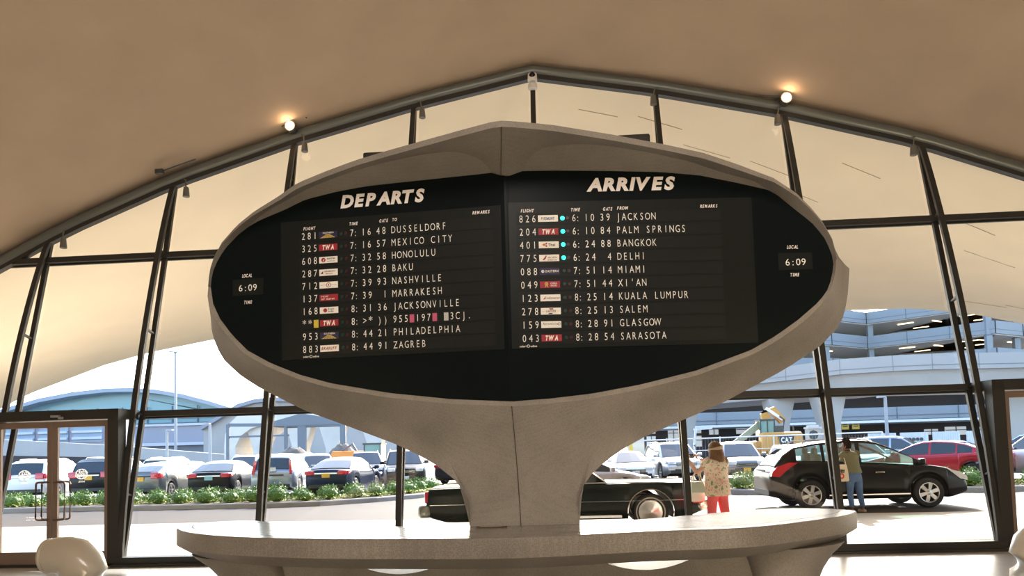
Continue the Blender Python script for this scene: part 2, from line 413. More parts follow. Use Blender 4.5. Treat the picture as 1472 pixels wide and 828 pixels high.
def door(name, xa, xb, y, handle_x, mirror_logo, sign_x=None):
    """one glazed leaf between xa and xb"""
    e = empty(name, ((xa + xb)/2, y, 0)); tag(e, kind='structure'); w = xb - xa
    b = MB(); hh = 2.36
    for s_ in (-1, 1): b.box((s_*(w/2 - .042), 0, hh/2), (0.084, 0.05, hh))
    b.box((0, 0, hh - .05), (w - .16, 0.05, 0.10)); b.box((0, 0, 0.13), (w - .16, 0.05, 0.22))
    b.build('door_frame', bronze, e)
    b = MB(); b.box((0, 0, 1.27), (w - .16, 0.012, 2.06)); b.build('glass_panel', glassw, e)
    hx = handle_x - (xa + xb)/2; b = MB()
    for yy in (-.07, .07):
        s_ = -1 if hx > 0 else 1
        pts = [(hx, 0, 0.78), (hx, yy, 0.78), (hx + s_*.02, yy, .75)]
        x1 = hx + s_*.19
        pts = [(hx, yy, 1.37), (x1 - s_*.04, yy, 1.37), (x1 - s_*.01, yy, 1.36), (x1, yy, 1.33), (x1, yy, .80), (x1 - s_*.01, yy, .77), (x1 - s_*.04, yy, .76), (hx, yy, .76)]
        b.tube(pts, 0.017, 8)
        for z in (.76, 1.37): b.bar((hx, 0, z), (hx, yy, z), .02, .02)
    b.build('door_handle', mat('handle_bronze', (0.22, 0.15, 0.12), 0.3, 0.7), e, smooth=True)
    dm = decal_mat()
    b = MB(); cx, cz, yy = 0.0, 1.49, -0.009                      # globe emblem with letters across it, seen from behind
    def ring(a_, b_, t, k0=0, k1=40):
        for k in range(k0, k1):
            q = [2*PI*k/40, 2*PI*(k + 1)/40]
            b.add([(cx + (a_ - d)*math.cos(u), yy, cz + (b_ - d)*math.sin(u)) for u in q for d in (0, t)], [(0, 1, 3, 2)])
    ring(.105, .085, .012); ring(.05, .082, .010)
    for u in range(5): pass
    b.box((cx, yy, cz + .0), (.20, .002, .012)); b.box((cx, yy, cz - .045), (.17, .002, .008)); b.box((cx, yy, cz + .045), (.17, .002, .008))
    text(b, 'TWA', (cx + .11, yy - .001, cz - .034), (-1, 0, 0), (0, 0, 1), 0.10, shear=0.25, bold=0.03, width=.22)
    text(b, 'HOTEL', (cx + .055, yy, cz - .135), (-1, 0, 0), (0, 0, 1), 0.035, bold=0.02, width=.11)
    if sign_x is not None:
        sx = sign_x - (xa + xb)/2
        text(b, 'NO SMOKING OR', (sx + .12, yy, .79), (-1, 0, 0), (0, 0, 1), 0.028, width=.2)
        text(b, 'USE OF VAPOR', (sx + .12, yy, .75), (-1, 0, 0), (0, 0, 1), 0.028, width=.2)
        cx, cz = sx + .155, .785; ring(.028, .028, .006); b.bar((cx - .018, yy, cz - .018), (cx + .018, yy, cz + .018), .003, .006, up=(0, 1, 0))
    b.build('door_decal', dm, e)
    return e
yf, xo = vestibule(-1, -6.72, 15)
door('door_1', -7.87, -6.90, yf + .08, -7.82, True)
door('door_2', -8.85, -7.88, yf + .08, -7.93, True, sign_x=-8.25)
door('door_3', -9.83, -8.86, yf + .08, -9.78, True)
yf, xo = vestibule(1, 6.94, 16)
door('door_4', 7.12, 8.09, yf + .08, 8.04, True)
door('door_5', 8.10, 9.07, yf + .08, 8.15, True)
# ------------------------------------------------------------------ the flight board desk
FACE_UP = [(-2.922, 7.258, 3.368), (-2.906, 7.257, 3.5), (-2.869, 7.254, 3.588), (-2.78, 7.246, 3.728), (-2.624, 7.232, 3.871), (-2.462, 7.218, 3.977), (-2.301, 7.204, 4.063), (-2.069, 7.184, 4.162), (-1.817, 7.162, 4.252), (-1.427, 7.128, 4.337), (-1.05, 7.095, 4.379), (-0.68, 7.062, 4.381), (-0.403, 7.038, 4.356), (-0.138, 7.015, 4.293), (0.032, 7.0, 4.232), (0.058, 7.002, 4.221), (0.084, 7.005, 4.231), (0.202, 7.015, 4.274), (0.386, 7.031, 4.33), (0.661, 7.055, 4.371), (0.857, 7.072, 4.387), (1.026, 7.087, 4.383), (1.378, 7.118, 4.349), (1.735, 7.149, 4.281), (2.084, 7.18, 4.18), (2.35, 7.203, 4.114), (2.562, 7.221, 4.015), (2.763, 7.239, 3.838), (2.901, 7.251, 3.721), (3.005, 7.26, 3.586), (3.069, 7.266, 3.439), (3.083, 7.267, 3.327)]
FACE_LOW = [(-2.922, 7.258, 3.368), (-2.9, 7.257, 3.2), (-2.827, 7.25, 3.043), (-2.696, 7.239, 2.871), (-2.537, 7.225, 2.712), (-2.3, 7.204, 2.578), (-1.995, 7.177, 2.449), (-1.687, 7.15, 2.355), (-1.111, 7.1, 2.239), (-0.509, 7.047, 2.157), (0.064, 7.003, 2.116), (0.396, 7.032, 2.132), (0.781, 7.066, 2.167), (1.232, 7.105, 2.239), (1.751, 7.15, 2.354), (2.276, 7.196, 2.535), (2.508, 7.217, 2.659), (2.723, 7.235, 2.804), (2.934, 7.254, 2.975), (3.018, 7.261, 3.085), (3.063, 7.265, 3.202), (3.083, 7.267, 3.327)]
BROW = [(-2.932, 7.22, 3.36), (-2.914, 7.215, 3.511), (-2.872, 7.201, 3.617), (-2.772, 7.169, 3.756), (-2.591, 7.111, 3.897), (-2.39, 7.046, 3.997), (-2.114, 6.955, 4.089), (-1.906, 6.886, 4.175), (-1.599, 6.784, 4.234), (-1.302, 6.683, 4.279), (-0.927, 6.556, 4.311), (-0.567, 6.436, 4.336), (-0.217, 6.323, 4.361), (0.028, 6.255, 4.381), (0.063, 6.252, 4.38), (0.196, 6.282, 4.38), (0.504, 6.368, 4.368), (0.993, 6.52, 4.324), (1.494, 6.682, 4.268), (1.845, 6.797, 4.218), (2.196, 6.913, 4.128), (2.509, 7.017, 4.045), (2.723, 7.088, 3.929), (2.87, 7.138, 3.8), (2.982, 7.177, 3.675), (3.067, 7.206, 3.529), (3.1, 7.22, 3.36)]
SIL = [(-3.138, 7.71, 3.268), (-3.131, 7.709, 3.025), (-3.083, 7.701, 2.846), (-2.979, 7.686, 2.679), (-2.805, 7.658, 2.525), (-2.632, 7.63, 2.409), (-2.437, 7.598, 2.306), (-2.068, 7.535, 2.121), (-1.611, 7.451, 1.95), (-1.088, 7.343, 1.748), (-0.749, 7.262, 1.579), (-0.495, 7.186, 1.383), (-0.396, 7.15, 1.214), (-0.382, 7.15, 0.958), (0.093, 7.15, 0.958), (0.635, 7.189, 0.958), (0.643, 7.189, 1.213), (0.693, 7.205, 1.34), (0.795, 7.235, 1.459), (0.998, 7.29, 1.61), (1.264, 7.354, 1.754), (1.655, 7.44, 1.911), (2.046, 7.518, 2.064), (2.35, 7.575, 2.214), (2.708, 7.639, 2.392), (3.079, 7.703, 2.62), (3.259, 7.732, 2.798), (3.33, 7.743, 2.922), (3.378, 7.749, 3.144), (3.404, 7.75, 3.382)]
DESK = [(-3.553, 7.805), (-3.287, 7.366), (-2.874, 6.971), (-2.407, 6.682), (-1.9, 6.483), (-1.444, 6.351), (-1.023, 6.277), (-0.467, 6.205), (0.101, 6.178), (0.671, 6.303), (1.26, 6.457), (1.854, 6.534), (2.294, 6.738), (2.826, 7.179), (3.151, 7.509), (3.376, 7.863), (3.42, 8.07), (3.213, 8.377), (2.765, 8.514), (2.197, 8.199), (1.653, 7.823), (1.156, 7.515), (0.636, 7.241), (0.088, 7.226), (-0.395, 7.197), (-1.054, 7.34), (-1.85, 7.655), (-2.48, 8.026), (-3.111, 8.466), (-3.62, 8.24)]
SX = 0.032; PT = R(5.0)
board = empty('flight_board_desk', (0.06, 7.3, 0))
tag(board, 'sculpted grey mosaic information desk carrying a huge oval black departures and arrivals board', 'information desk')
def bp(mb, name, mats, smooth=False, parent=None, ang=40):
    o = mb.build(name, mats, parent or board, smooth, ang=ang)
    if parent is None: o.matrix_parent_inverse = board.matrix_world.inverted() if False else Matrix.Translation(-Vector(board.location))
    return o
mosaic = tile_mat('shell_mosaic', (0.275, 0.258, 0.237), (0.235, 0.22, 0.20), 75, 0.5, 0.05, spec=0.3)
mosaic2 = tile_mat('apron_mosaic', (0.185, 0.17, 0.155), (0.245, 0.228, 0.205), 70, 0.4, 0.15, spec=0.35)
topm = tile_mat('desktop_tiles', (0.30, 0.285, 0.26), (0.26, 0.245, 0.225), 70, 0.2, 0.01, spec=0.3)
facem = mat('board_black', (0.0055, 0.0085, 0.0095), 0.3, spec=0.06)
modm = mat('flap_module_black', (0.010, 0.0125, 0.0125), 0.35, spec=0.15)
rowm = mat('flap_row_black', (0.0125, 0.0145, 0.0155), 0.4, spec=0.15)
letm = mat('flap_letter', (0.90, 0.91, 0.88), 0.6)
headm = mat('heading_letter', (0.92, 0.88, 0.87), 0.5)
N = 81
fu, br = resample(FACE_UP, N), resample(BROW, N)
fl = resample(FACE_LOW, N)
# lower side: rim below the face, then the flare that runs down into the stem
FL = FACE_LOW
def outward(pts, d, dy):
    out = []
    for i, p in enumerate(pts):
        a, c = pts[max(0, i - 1)], pts[min(len(pts) - 1, i + 1)]; t = Vector((c[0] - a[0], 0, c[2] - a[2])).normalized()
        out.append(Vector((p[0] + t.z*d, p[1] + dy, p[2] - t.x*d)))
    return out
rim = outward(fl, 0.045, 0.0)
iL = next(i for i, p in enumerate(SIL) if p[2] < 0.96 and p[0] < 0); iC = iL + 1
half = N//2
silL = resample(SIL[:iL + 1], int(half*0.80) + 1) + resample(SIL[iL:iC + 1], half - int(half*0.80) + 1)[1:]
silR = resample(SIL[iC:iC + 2], half - int(half*0.80) + 1) + resample(SIL[iC + 1:], int(half*0.80) + 1)[1:]
sil = silL + silR[1:]
cut = next(k for k, p in enumerate(rim) if p.x >= SX)
rimL, rimR = resample(rim[:cut + 1], half + 1), resample(rim[cut:], half + 1)
rim2 = rimL + rimR[1:]
flL, flR = resample(fl[:cut + 1], half + 1), resample(fl[cut:], half + 1)
fl2 = flL + flR[1:]
LIPH = lambda p: Vector((0, .012, .012 + 0.045*min(1, max(0, (7.3 - p.y)/0.4))))
for i in range(7):
    t = (1 - i/7)**1.5
    rim2[i] = rim2[i].lerp(br[0] + LIPH(br[0]) + (rim2[i] - rim2[0]), t); j = len(rim2) - 1 - i
    if i == 0: rimE = rim2[-1].copy()
    rim2[j] = rim2[j].lerp(br[-1] + LIPH(br[-1]) + (rim2[j] - rimE), t)
b = MB()
def strip(A, B, n=1, bulge=None, mi=0):
    rows = []
    for k in range(n + 1):
        t = k/n; row = []
        for q_, (a, c) in enumerate(zip(A, B)):
            p = Vector(a).lerp(Vector(c), t)
            if bulge: p += bulge(a, c, t)*min(1, 8*min(q_, len(A) - 1 - q_)/len(A))
            row.append(p)
        rows.append(row)
    b.loft(rows, close=False, cap=False, mi=mi)
strip(fl2, rim2, 1, mi=1)
def bulge(a, c, t):
    L = (Vector(c) - Vector(a)).length
    return Vector((0, 0.10*L*math.sin(PI*t), -0.02*math.sin(PI*t)*min(1, L)))
strip(rim2, sil, 10, bulge)
# brow over the face: soffit, thin front lip, top falling to the back
lip = [p + Vector((0, .012, .012 + 0.045*min(1, max(0, (7.3 - p.y)/0.4)))) for p in br]
strip(fu, br, 6)
lo = [p + Vector((0, 0, 0.0)) for p in br]
strip(lo, lip, 1)
back_top = [Vector((-3.15, 7.75, 3.27))] + [Vector((p[0]*1.03, 7.80, min(p[2] - 0.16, 4.1))) for p in BROW[3:-2]] + [Vector((3.404, 7.75, 3.382))]
bt = resample(back_top, N)
strip(lip, bt, 3)
# back shell
bk_top = [Vector((p.x*0.93, p.y + 0.45, 3.3 + (p.z - 3.3)*.9)) for p in bt]
bk_low = [Vector((p.x*0.93 if p.z > 1.3 else p.x*0.97, p.y + 0.45, p.z if p.z < 1.3 else 3.3 + (p.z - 3.3)*.93)) for p in sil]
strip(bt, bk_top, 1); strip(sil, bk_low, 2)
ring = bk_top + bk_low[::-1]
ring = bk_top[:-1] + bk_low[::-1][:-1] if False else bk_top + bk_low[::-1]
b.add(ring, [tuple(range(len(ring)))])
bp(b, 'board_shell', [mosaic, mosaic], True, ang=32)
# seam line down the stem and brow
b = MB()
k = half
pts = [rim2[k].lerp(sil[k], t) + bulge(rim2[k], sil[k], t) + Vector((0, -.003, 0)) for t in [i/10 for i in range(11)]]
b.tube(pts, 0.004, 4)
bp(b, 'panel_seam', mat('seam_dark', (0.07, 0.055, 0.045), 0.8)); b = MB()
kk = min(range(N), key=lambda i: abs(fu[i].x - SX))
b.tube([fu[kk].lerp(br[min(range(N), key=lambda i: abs(br[i].x - .05))], t) + Vector((0, 0, -.003)) for t in (0, .5, 1)], 0.003, 4)
bp(b, 'panel_seam', mat('seam_dark', (0.07, 0.055, 0.045), 0.8))
# black face, folded along the middle
def onL(p): return p[0] <= SX
upL = [Vector(p) for p in FACE_UP if p[0] < SX - .01] + [Vector((SX, 7.0, 4.226))]
upR = [Vector((SX, 7.0, 4.226))] + [Vector(p) for p in FACE_UP if p[0] > SX + .01]
loL = [Vector(p) for p in FACE_LOW if p[0] < SX - .01] + [Vector((SX, 7.0, 2.118))]
loR = [Vector((SX, 7.0, 2.118))] + [Vector(p) for p in FACE_LOW if p[0] > SX + .01]
for nm, up, low in (('departures_face', upL, loL), ('arrivals_face', upR, loR)):
    poly = up + low[::-1]
    if (poly[0] - poly[-1]).length < 1e-4: poly = poly[:-1]
    if nm[0] == 'a': poly = [p for i, p in enumerate(poly) if i == 0 or (p - poly[i - 1]).length > 1e-4]
    b = MB(); n = len(poly); bk = [p + Vector((0, .05, 0)) for p in poly]
    b.add(poly + bk, [tuple(range(n)), tuple(range(2*n - 1, n - 1, -1))] + [(i, n + i, n + (i + 1) % n, (i + 1) % n) for i in range(n)])
    bp(b, nm, facem)
def fp(side, u, z, d=0.0):
    """point on the left (-1) or right (1) half of the face, d in front of it"""
    if side < 0: return Vector((SX + u*math.cos(PT) - d*math.sin(PT), 7.0 - u*math.sin(PT) - d*math.cos(PT), z))
    return Vector((SX + u*math.cos(PT) + d*math.sin(PT), 7.0 + u*math.sin(PT) - d*math.cos(PT), z))
def fux(side): return Vector((math.cos(PT), -side*-1*math.sin(PT), 0)) if side > 0 else Vector((math.cos(PT), -math.sin(PT), 0))
UZ = Vector((0, 0, 1))
def plate(mb, side, u0, u1, z0, z1, d0, d1, mi=0):
    A = [fp(side, u, z, d0) for u, z in ((u0, z0), (u1, z0), (u1, z1), (u0, z1))]; B = [fp(side, u, z, d1) for u, z in ((u0, z0), (u1, z0), (u1, z1), (u0, z1))]
    mb.loft([A, B], mi=mi)
for side, u0, u1, z1 in ((-1, -2.22, -0.035, 3.955), (1, 0.035, 2.32, 3.975)):
    b = MB(); plate(b, side, u0, u1, 2.60, z1, -.01, .006)
    bp(b, 'flap_module', modm)
for side, s, u, z, wd in ((-1, 'DEPARTS', -1.602, 4.052, .84), (1, 'ARRIVES', .770, 4.068, .835)):
    b = MB(); text(b, s, fp(side, u, z, .012), fux(side), UZ, 0.165, shear=0.20, bold=0.05, width=wd, xs=1.15, gap=.02)
    bp(b, 'departs_heading' if side < 0 else 'arrives_heading', headm)
OFF = 2.135
b = MB()
for side, o in ((-1, 0), (1, OFF)):
    for s, u, z, wd in (('FLIGHT', -1.985, 3.858, .125), ('TIME', -1.515, 3.872, .085), ('GATE', -1.215, 3.878, .088), ('TO' if side < 0 else 'FROM', -1.085, 3.881, .045 if side < 0 else .105), ('REMARKS', -.305, 3.886, .165)):
        text(b, s, fp(side, u + o, z if side < 0 else 3.878 + (.006 if u > -1.1 else 0), .010), fux(side), UZ, 0.042, shear=0.25, bold=0.03, width=wd)
    for s, du, z, wd in (('LOCAL', -.05, 3.436 if side < 0 else 3.477, .105), ('TIME', -.03, 3.172 if side < 0 else 3.214, .085)):
        text(b, s, fp(side, (-2.58 if side < 0 else 2.68) + du, z, .006), fux(side), UZ, 0.045, shear=0.25, bold=0.03, width=wd)
bp(b, 'heading_lettering', headm)
for side, u, z in ((-1, -2.67, 3.30), (1, 2.605, 3.318)):
    b = MB(); text(b, '6:09', fp(side, u, z, .006), fux(side), UZ, 0.092, pitch=.05)
    plate(b, side, u - .06, u + .26, z - .04, z + .12, -.01, .003, 1)
    bp(b, 'local_clock', [letm, modm])
b = MB()
for side, u in ((-1, -2.0), (1, .105)):
    text(b, 'solari', fp(side, u, 2.612, .010), fux(side), UZ, 0.028, bold=.01, width=.06)
    text(b, 'udine', fp(side, u + .10, 2.612, .010), fux(side), UZ, 0.028, bold=.01, width=.06)
    for k in range(10):
        a0, a1 = 2*PI*k/10, 2*PI*(k + 1)/10
        b.add([fp(side, u + .08 + r_*math.cos(a), 2.622 + r_*math.sin(a), .010) for a in (a0, a1) for r_ in (.010, .014)], [(0, 1, 3, 2)])
bp(b, 'maker_mark', letm)
# rows
DEP = [('281', 'desert', '7:16', '48', 'DUSSELDORF'), ('325', 'twa', '7:16', '57', 'MEXICO CITY'), ('608', 'austrian', '7:32', '58', 'HONOLULU'), ('287', 'bird', '7:32', '28', 'BAKU'),
       ('712', 'roundel', '7:39', '93', 'NASHVILLE'), ('137', 'maroc', '7:39', ' 1', 'MARRAKESH'), ('168', 'ball', '8:31', '36', 'JACKSONVILLE'), ('**#', 'twa', '8:>*', '))', '955@197@ %3CJ.'),
       ('953', 'desert', '8:44', '21', 'PHILADELPHIA'), ('883', 'braniff', '8:44', '91', 'ZAGREB')]
ARR = [('826', 'piedmont', '6:10', '39', 'JACKSON'), ('204', 'twa', '6:10', '84', 'PALM SPRINGS'), ('401', 'thai', '6:24', '88', 'BANGKOK'), ('775', 'redbird', '6:24', ' 4', 'DELHI'),
       ('088', 'eastern', '7:51', '14', 'MIAMI'), ('049', 'gold', '7:51', '44', "XI'AN"), ('123', 'dart', '8:25', '14', 'KUALA LUMPUR'), ('278', 'united', '8:25', '13', 'SALEM'),
       ('159', 'script', '8:28', '91', 'GLASGOW'), ('043', 'twa', '8:28', '54', 'SARASOTA')]
PAL = [mat('plate_white', (0.88, 0.87, 0.83), 0.5), mat('plate_red', (0.33, 0.012, 0.03), 0.5), mat('plate_navy', (0.012, 0.012, 0.07), 0.5), mat('plate_gold', (0.62, 0.45, 0.11), 0.5), mat('plate_ink', (0.03, 0.03, 0.035), 0.5), mat('plate_blue', (0.05, 0.09, 0.28), 0.5), mat('plate_orange', (0.55, 0.17, 0.02), 0.5)]
WHT, RED, NAVY, GOLD, INK, BLUE, ORG = range(7)
def logo(mb, side, kind, u, zc):
    """one airline flap, 0.185 x 0.062, with its marks lying on it"""
    w, h = .186, .062; base = {'desert': NAVY, 'twa': RED, 'maroc': RED, 'eastern': NAVY, 'gold': RED}.get(kind, WHT)
    plate(mb, side, u, u + w, zc - h/2, zc + h/2, -.004, .012, base)
    D = .0135; ux = fux(side)
    def T(s, x, z, size, mi, width, sh=0.0, bo=0.02): text(mb, s, fp(side, u + x, zc + z, D), ux, UZ, size, mi, shear=sh, bold=bo, width=width)
    def poly(pts, mi, d=D): mb.add([fp(side, u + x, zc + z, d) for x, z in pts], [tuple(range(len(pts)))], mi)
    def disc(x, z, r_, mi, d=D, n=14): poly([(x + r_*math.cos(2*PI*k/n), z + r_*math.sin(2*PI*k/n)) for k in range(n)], mi, d)
    def ringd(x, z, r1, r2, mi, n=14):
        for k in range(n):
            q = (2*PI*k/n, 2*PI*(k + 1)/n); poly([(x + r1*math.cos(q[0]), z + r1*math.sin(q[0])), (x + r2*math.cos(q[0]), z + r2*math.sin(q[0])), (x + r2*math.cos(q[1]), z + r2*math.sin(q[1])), (x + r1*math.cos(q[1]), z + r1*math.sin(q[1]))], mi)
    if kind == 'twa': T('TWA', .036, -.022, .062, WHT, .115, .25, .05)
    elif kind == 'desert':
        T('SOUTHERN', .04, .012, .022, WHT, .11)
        for r_ in range(3):
            zb = -.030 + r_*.013; hw = .080 - r_*.022
            for k in range(5): poly([(.093 + hw*(-1 + .4*k), zb), (.093 + hw*(-1 + .4*k + .34), zb), (.093 + (hw - .02)*(-1 + .4*k + .34), zb + .010), (.093 + (hw - .02)*(-1 + .4*k), zb + .010)], GOLD)
    elif kind == 'austrian':
        disc(.044, 0, .022, RED); poly([(.036, -.012), (.052, .012), (.056, .008), (.044, -.014)], WHT, D + .001)
        T('austrian', .078, .004, .028, INK, .085); T('airlines', .082, -.018, .014, INK, .08, bo=0)
    elif kind == 'bird':
        poly([(.015, -.012), (.04, .016), (.038, -.014)], INK); T('AEROMEXICO', .050, .003, .020, INK, .115, .1); T('MEXICO', .066, -.018, .014, RED, .07)
    elif kind == 'roundel':
        ringd(.093, 0, .019, .024, RED); poly([(.093, .014), (.099, 0), (.093, -.012), (.087, 0)], INK)
        poly([(.01, -.001), (.068, -.001), (.068, .001), (.01, .001)], INK); poly([(.118, -.001), (.176, -.001), (.176, .001), (.118, .001)], INK)
    elif kind == 'maroc': T('royal', .018, .006, .026, WHT, .07, .1); T('air maroc', .018, -.020, .026, WHT, .135, .1)
    elif kind == 'ball': disc(.056, 0, .020, RED); T('Royal', .084, .004, .022, INK, .06); T('Jordan', .084, -.018, .022, INK, .055)
    elif kind == 'braniff': T('BRANIFF', .012, -.014, .040, RED, .155, .3, .03)
    elif kind == 'piedmont': T('PIEDMONT', .028, -.014, .036, BLUE, .125, .3, .03)
    elif kind == 'thai':
        poly([(.03, 0), (.055, .016), (.06, .002), (.055, -.014)], ORG); disc(.070, .012, .008, RED); disc(.070, -.012, .008, RED); disc(.062, 0, .007, GOLD); T('Thai', .086, -.014, .038, INK, .066)
    elif kind == 'redbird':
        poly([(.03, -.020), (.062, .022), (.072, .024), (.060, -.006), (.045, -.020)], RED); T('AIR INDIA', .078, -.004, .024, INK, .09, bo=0); T('INDIA', .080, -.024, .014, RED, .085)
    elif kind == 'eastern': disc(.03, 0, .014, WHT); disc(.032, .002, .006, NAVY, D + .001); T('EASTERN', .054, -.010, .030, WHT, .122, .1)
    elif kind == 'gold':
        ringd(.06, .006, .010, .017, GOLD); disc(.06, .006, .006, GOLD); poly([(.045, -.024), (.056, -.008), (.062, -.008), (.053, -.024)], GOLD); poly([(.067, -.024), (.058, -.008), (.066, -.008), (.077, -.024)], GOLD)
        T('CHINA', .096, .004, .020, WHT, .062); T('AIRLINES', .096, -.017, .020, WHT, .062)
    elif kind == 'dart': poly([(.026, -.016), (.05, .016), (.046, -.010)], INK); poly([(.03, -.012), (.05, .012), (.044, -.010)], RED, D + .001); T('indonesian', .058, -.012, .034, INK, .12, .15, .0)
    elif kind == 'united': poly([(.082, .014), (.118, .014), (.114, .026), (.078, .026)], RED); poly([(.072, -.028), (.106, -.028), (.108, -.018), (.074, -.018)], NAVY); T('UNITED', .050, -.010, .026, INK, .088, .25, .03); poly([(.01, 0), (.046, 0), (.046, .001), (.01, .001)], INK); poly([(.142, 0), (.178, 0), (.178, .001), (.142, .001)], INK)
    elif kind == 'script': T('Aeroméxico', .012, -.004, .036, INK, .15, .3, .0); ringd(.165, .004, .010, .013, INK)
blockm = [letm, mat('flap_pink', (0.55, 0.10, 0.22), 0.5), mat('flap_yellow', (0.62, 0.52, 0.06), 0.5), mat('flap_grey', (0.5, 0.5, 0.5), 0.5)]
lampg = mat('lamp_green_lit', (0.1, 0.9, 0.7), 0.4, emit=(0.0, 1.0, 0.72), estr=1.3)
lampo = mat('lamp_green_dark', (0.004, 0.035, 0.027), 0.3); lampr = mat('lamp_red_dark', (0.045, 0.006, 0.012), 0.3)
for side, rows, o, z0, dz in ((-1, DEP, 0, 3.797, .1228), (1, ARR, OFF, 3.815, .1247)):
    for i, (fl_, lg, tm, gt, ct) in enumerate(rows):
        zc = z0 - dz*i; zb = zc - .033; sz = .094
        b = MB()
        plate(b, side, -2.03 + o, -.115 + o, zc - .054, zc + .054, .004, .0085)
        row = bp(b, 'flap_row', rowm)
        b = MB(); ux = fux(side)
        def cells(s, u, pitch):
            for k, ch in enumerate(s):
                uu_ = u + pitch*k
                if ch in '@#%': plate(b, side, uu_ + .006, uu_ + pitch - .006, zc - .040, zc + .036, .008, .011, {'@': 1, '#': 2, '%': 3}[ch])
                elif ch == '*': text(b, '*', fp(side, uu_, zb + .005, .011), ux, UZ, sz, 0, pitch=pitch)
                elif ch != ' ': text(b, ch, fp(side, uu_, zb, .011), ux, UZ, sz*1.04, 0, pitch=pitch, xs=.66 if ch.isalpha() else .74, bold=-.006)
        cells(fl_, -2.015 + o, .060); cells(tm[0], -1.515 + o, .048); cells(':', -1.475 + o, .04); cells(tm[2:], -1.405 + o, .058)
        cells(gt, -1.258 + o, .058); cells(ct, -1.105 + o, .0553)
        c = b.build('row_lettering', blockm); c.parent = row
        b = MB(); logo(b, side, lg, -1.826 + o, zc); c = b.build('airline_plate', PAL); c.parent = row
        for du, m_ in ((-1.598, lampg if side > 0 and i < 4 else lampo), (-1.552, lampr)):
            b = MB(); rr_ = .021 if m_ is lampg else .017
            C0 = fp(side, du + o, zc, .009); C1 = fp(side, du + o, zc, .014)
            def circ(C, r_): return [C + fux(side)*(r_*math.cos(2*PI*k/14)) + UZ*(r_*math.sin(2*PI*k/14)) for k in range(14)]
            b.loft([circ(C0, rr_), circ(C1, rr_*.9)]); c = b.build('status_light', m_); c.parent = row
# desk slab with its mosaic apron
out = [Vector((x, y, 0)) for x, y in DESK]
def smooth_loop(p, n):
    q = [];
    L = len(p)
    for i in range(L):
        p0, p1, p2, p3 = p[i - 1], p[i], p[(i + 1) % L], p[(i + 2) % L]
        for k in range(n):
            t = k/n; q.append(0.5*((2*p1) + (p2 - p0)*t + (2*p0 - 5*p1 + 4*p2 - p3)*t*t + (3*p1 - p0 - 3*p2 + p3)*t**3))
    return q
loop = smooth_loop(out, 3); n = len(loop); cxy = sum(loop, Vector())/n
def off(d):
    q = []
    for i, p in enumerate(loop):
        t = (loop[(i + 1) % n] - loop[i - 1]).normalized(); q.append(p + Vector((-t.y, t.x, 0))*d)
    return q
def fill(q, mi): b.add(q, [(i, i + 1, n - 2 - i, n - 1 - i) for i in range(n//2 - 1)], mi)
def lev(pts, z): return [Vector((p.x, p.y, z)) for p in pts]
b = MB(); b.loft([lev(off(.012), .965), lev(off(.004), .960), lev(loop, .950), lev(loop, .80)], cap=False, mi=0)
b.loft([lev(loop, .80), lev(off(.04), .775), lev(off(.12), .725), lev(off(.20), .69)], cap=False, mi=1)
q = lev(off(.20), .69); fill(q, 1)
bp(b, 'desk_apron', [mosaic2, mosaic], True, ang=30)
b = MB(); q1, q2 = lev(off(.012), .965), lev(off(.14), .968)
b.loft([q1, q2], cap=False, mi=0); b.loft([q2, lev(off(.15), .964), lev(off(.155), .968)], cap=False, mi=1); fill(lev(off(.155), .968), 0)
bp(b, 'desk_top', [topm, mat('inlay_joint', (0.12, 0.11, 0.10), 0.5)])
# support wall under the desk, its upper edge scooped twice, and the two flared feet
def scoop(x):
    a = abs(x - .08)
    return .70 if a < .60 else (.70 - .17*math.sin(PI*(a - .60)/1.10)**.8 if a < 1.70 else .70)
b = MB(); xs_ = [-2.5 + .05*i for i in range(101)]
b.prism([(-2.42, 0)] + [(x + .08, scoop(x + .08)) for x in xs_] + [(2.58, 0)], 7.22, 7.62)
bp(b, 'support_wall', mosaic)
for sx, c0, c1 in ((-1, Vector((-2.78, 7.52, 0)), Vector((-2.42, 7.35, 0))), (1, Vector((2.66, 7.55, 0)), Vector((2.50, 7.40, 0)))):
    b = MB(); rings = []
    ang = -sx*R(-38)
    for z, t, a_, b_ in ((.71, 0, .64, .36), (.67, .08, .61, .34), (.60, .33, .53, .30), (.48, .62, .44, .27), (.32, .88, .37, .24), (.16, 1.0, .36, .24), (0, 1.0, .40, .27)):
        c = c0.lerp(c1, t)
        rings.append([Vector((c.x + a_*math.cos(k*PI/16)*math.cos(ang) - b_*math.sin(k*PI/16)*math.sin(ang), c.y + a_*math.cos(k*PI/16)*math.sin(ang) + b_*math.sin(k*PI/16)*math.cos(ang), z)) for k in range(32)])
    b.loft(rings); bp(b, 'desk_foot', mosaic, True, ang=50)
# shallow metal slot let into the desk top
b = MB(); c = Vector((-.17, 6.99, .972)); b.box(c, (.26, .05, .012), 0); b.box(c + Vector((0, 0, .006)), (.19, .028, .006), 1)
for s_ in (-1, 1): b.lathe([(.022, -.004), (.022, .010), (.012, .012)], c + Vector((s_*.125, 0, 0)), 12)
bp(b, 'paper_slot', [mat('dark_brass', (.14, .11, .07), .35, .7), mat('slot_plate', (.45, .42, .38), .3, .6)])
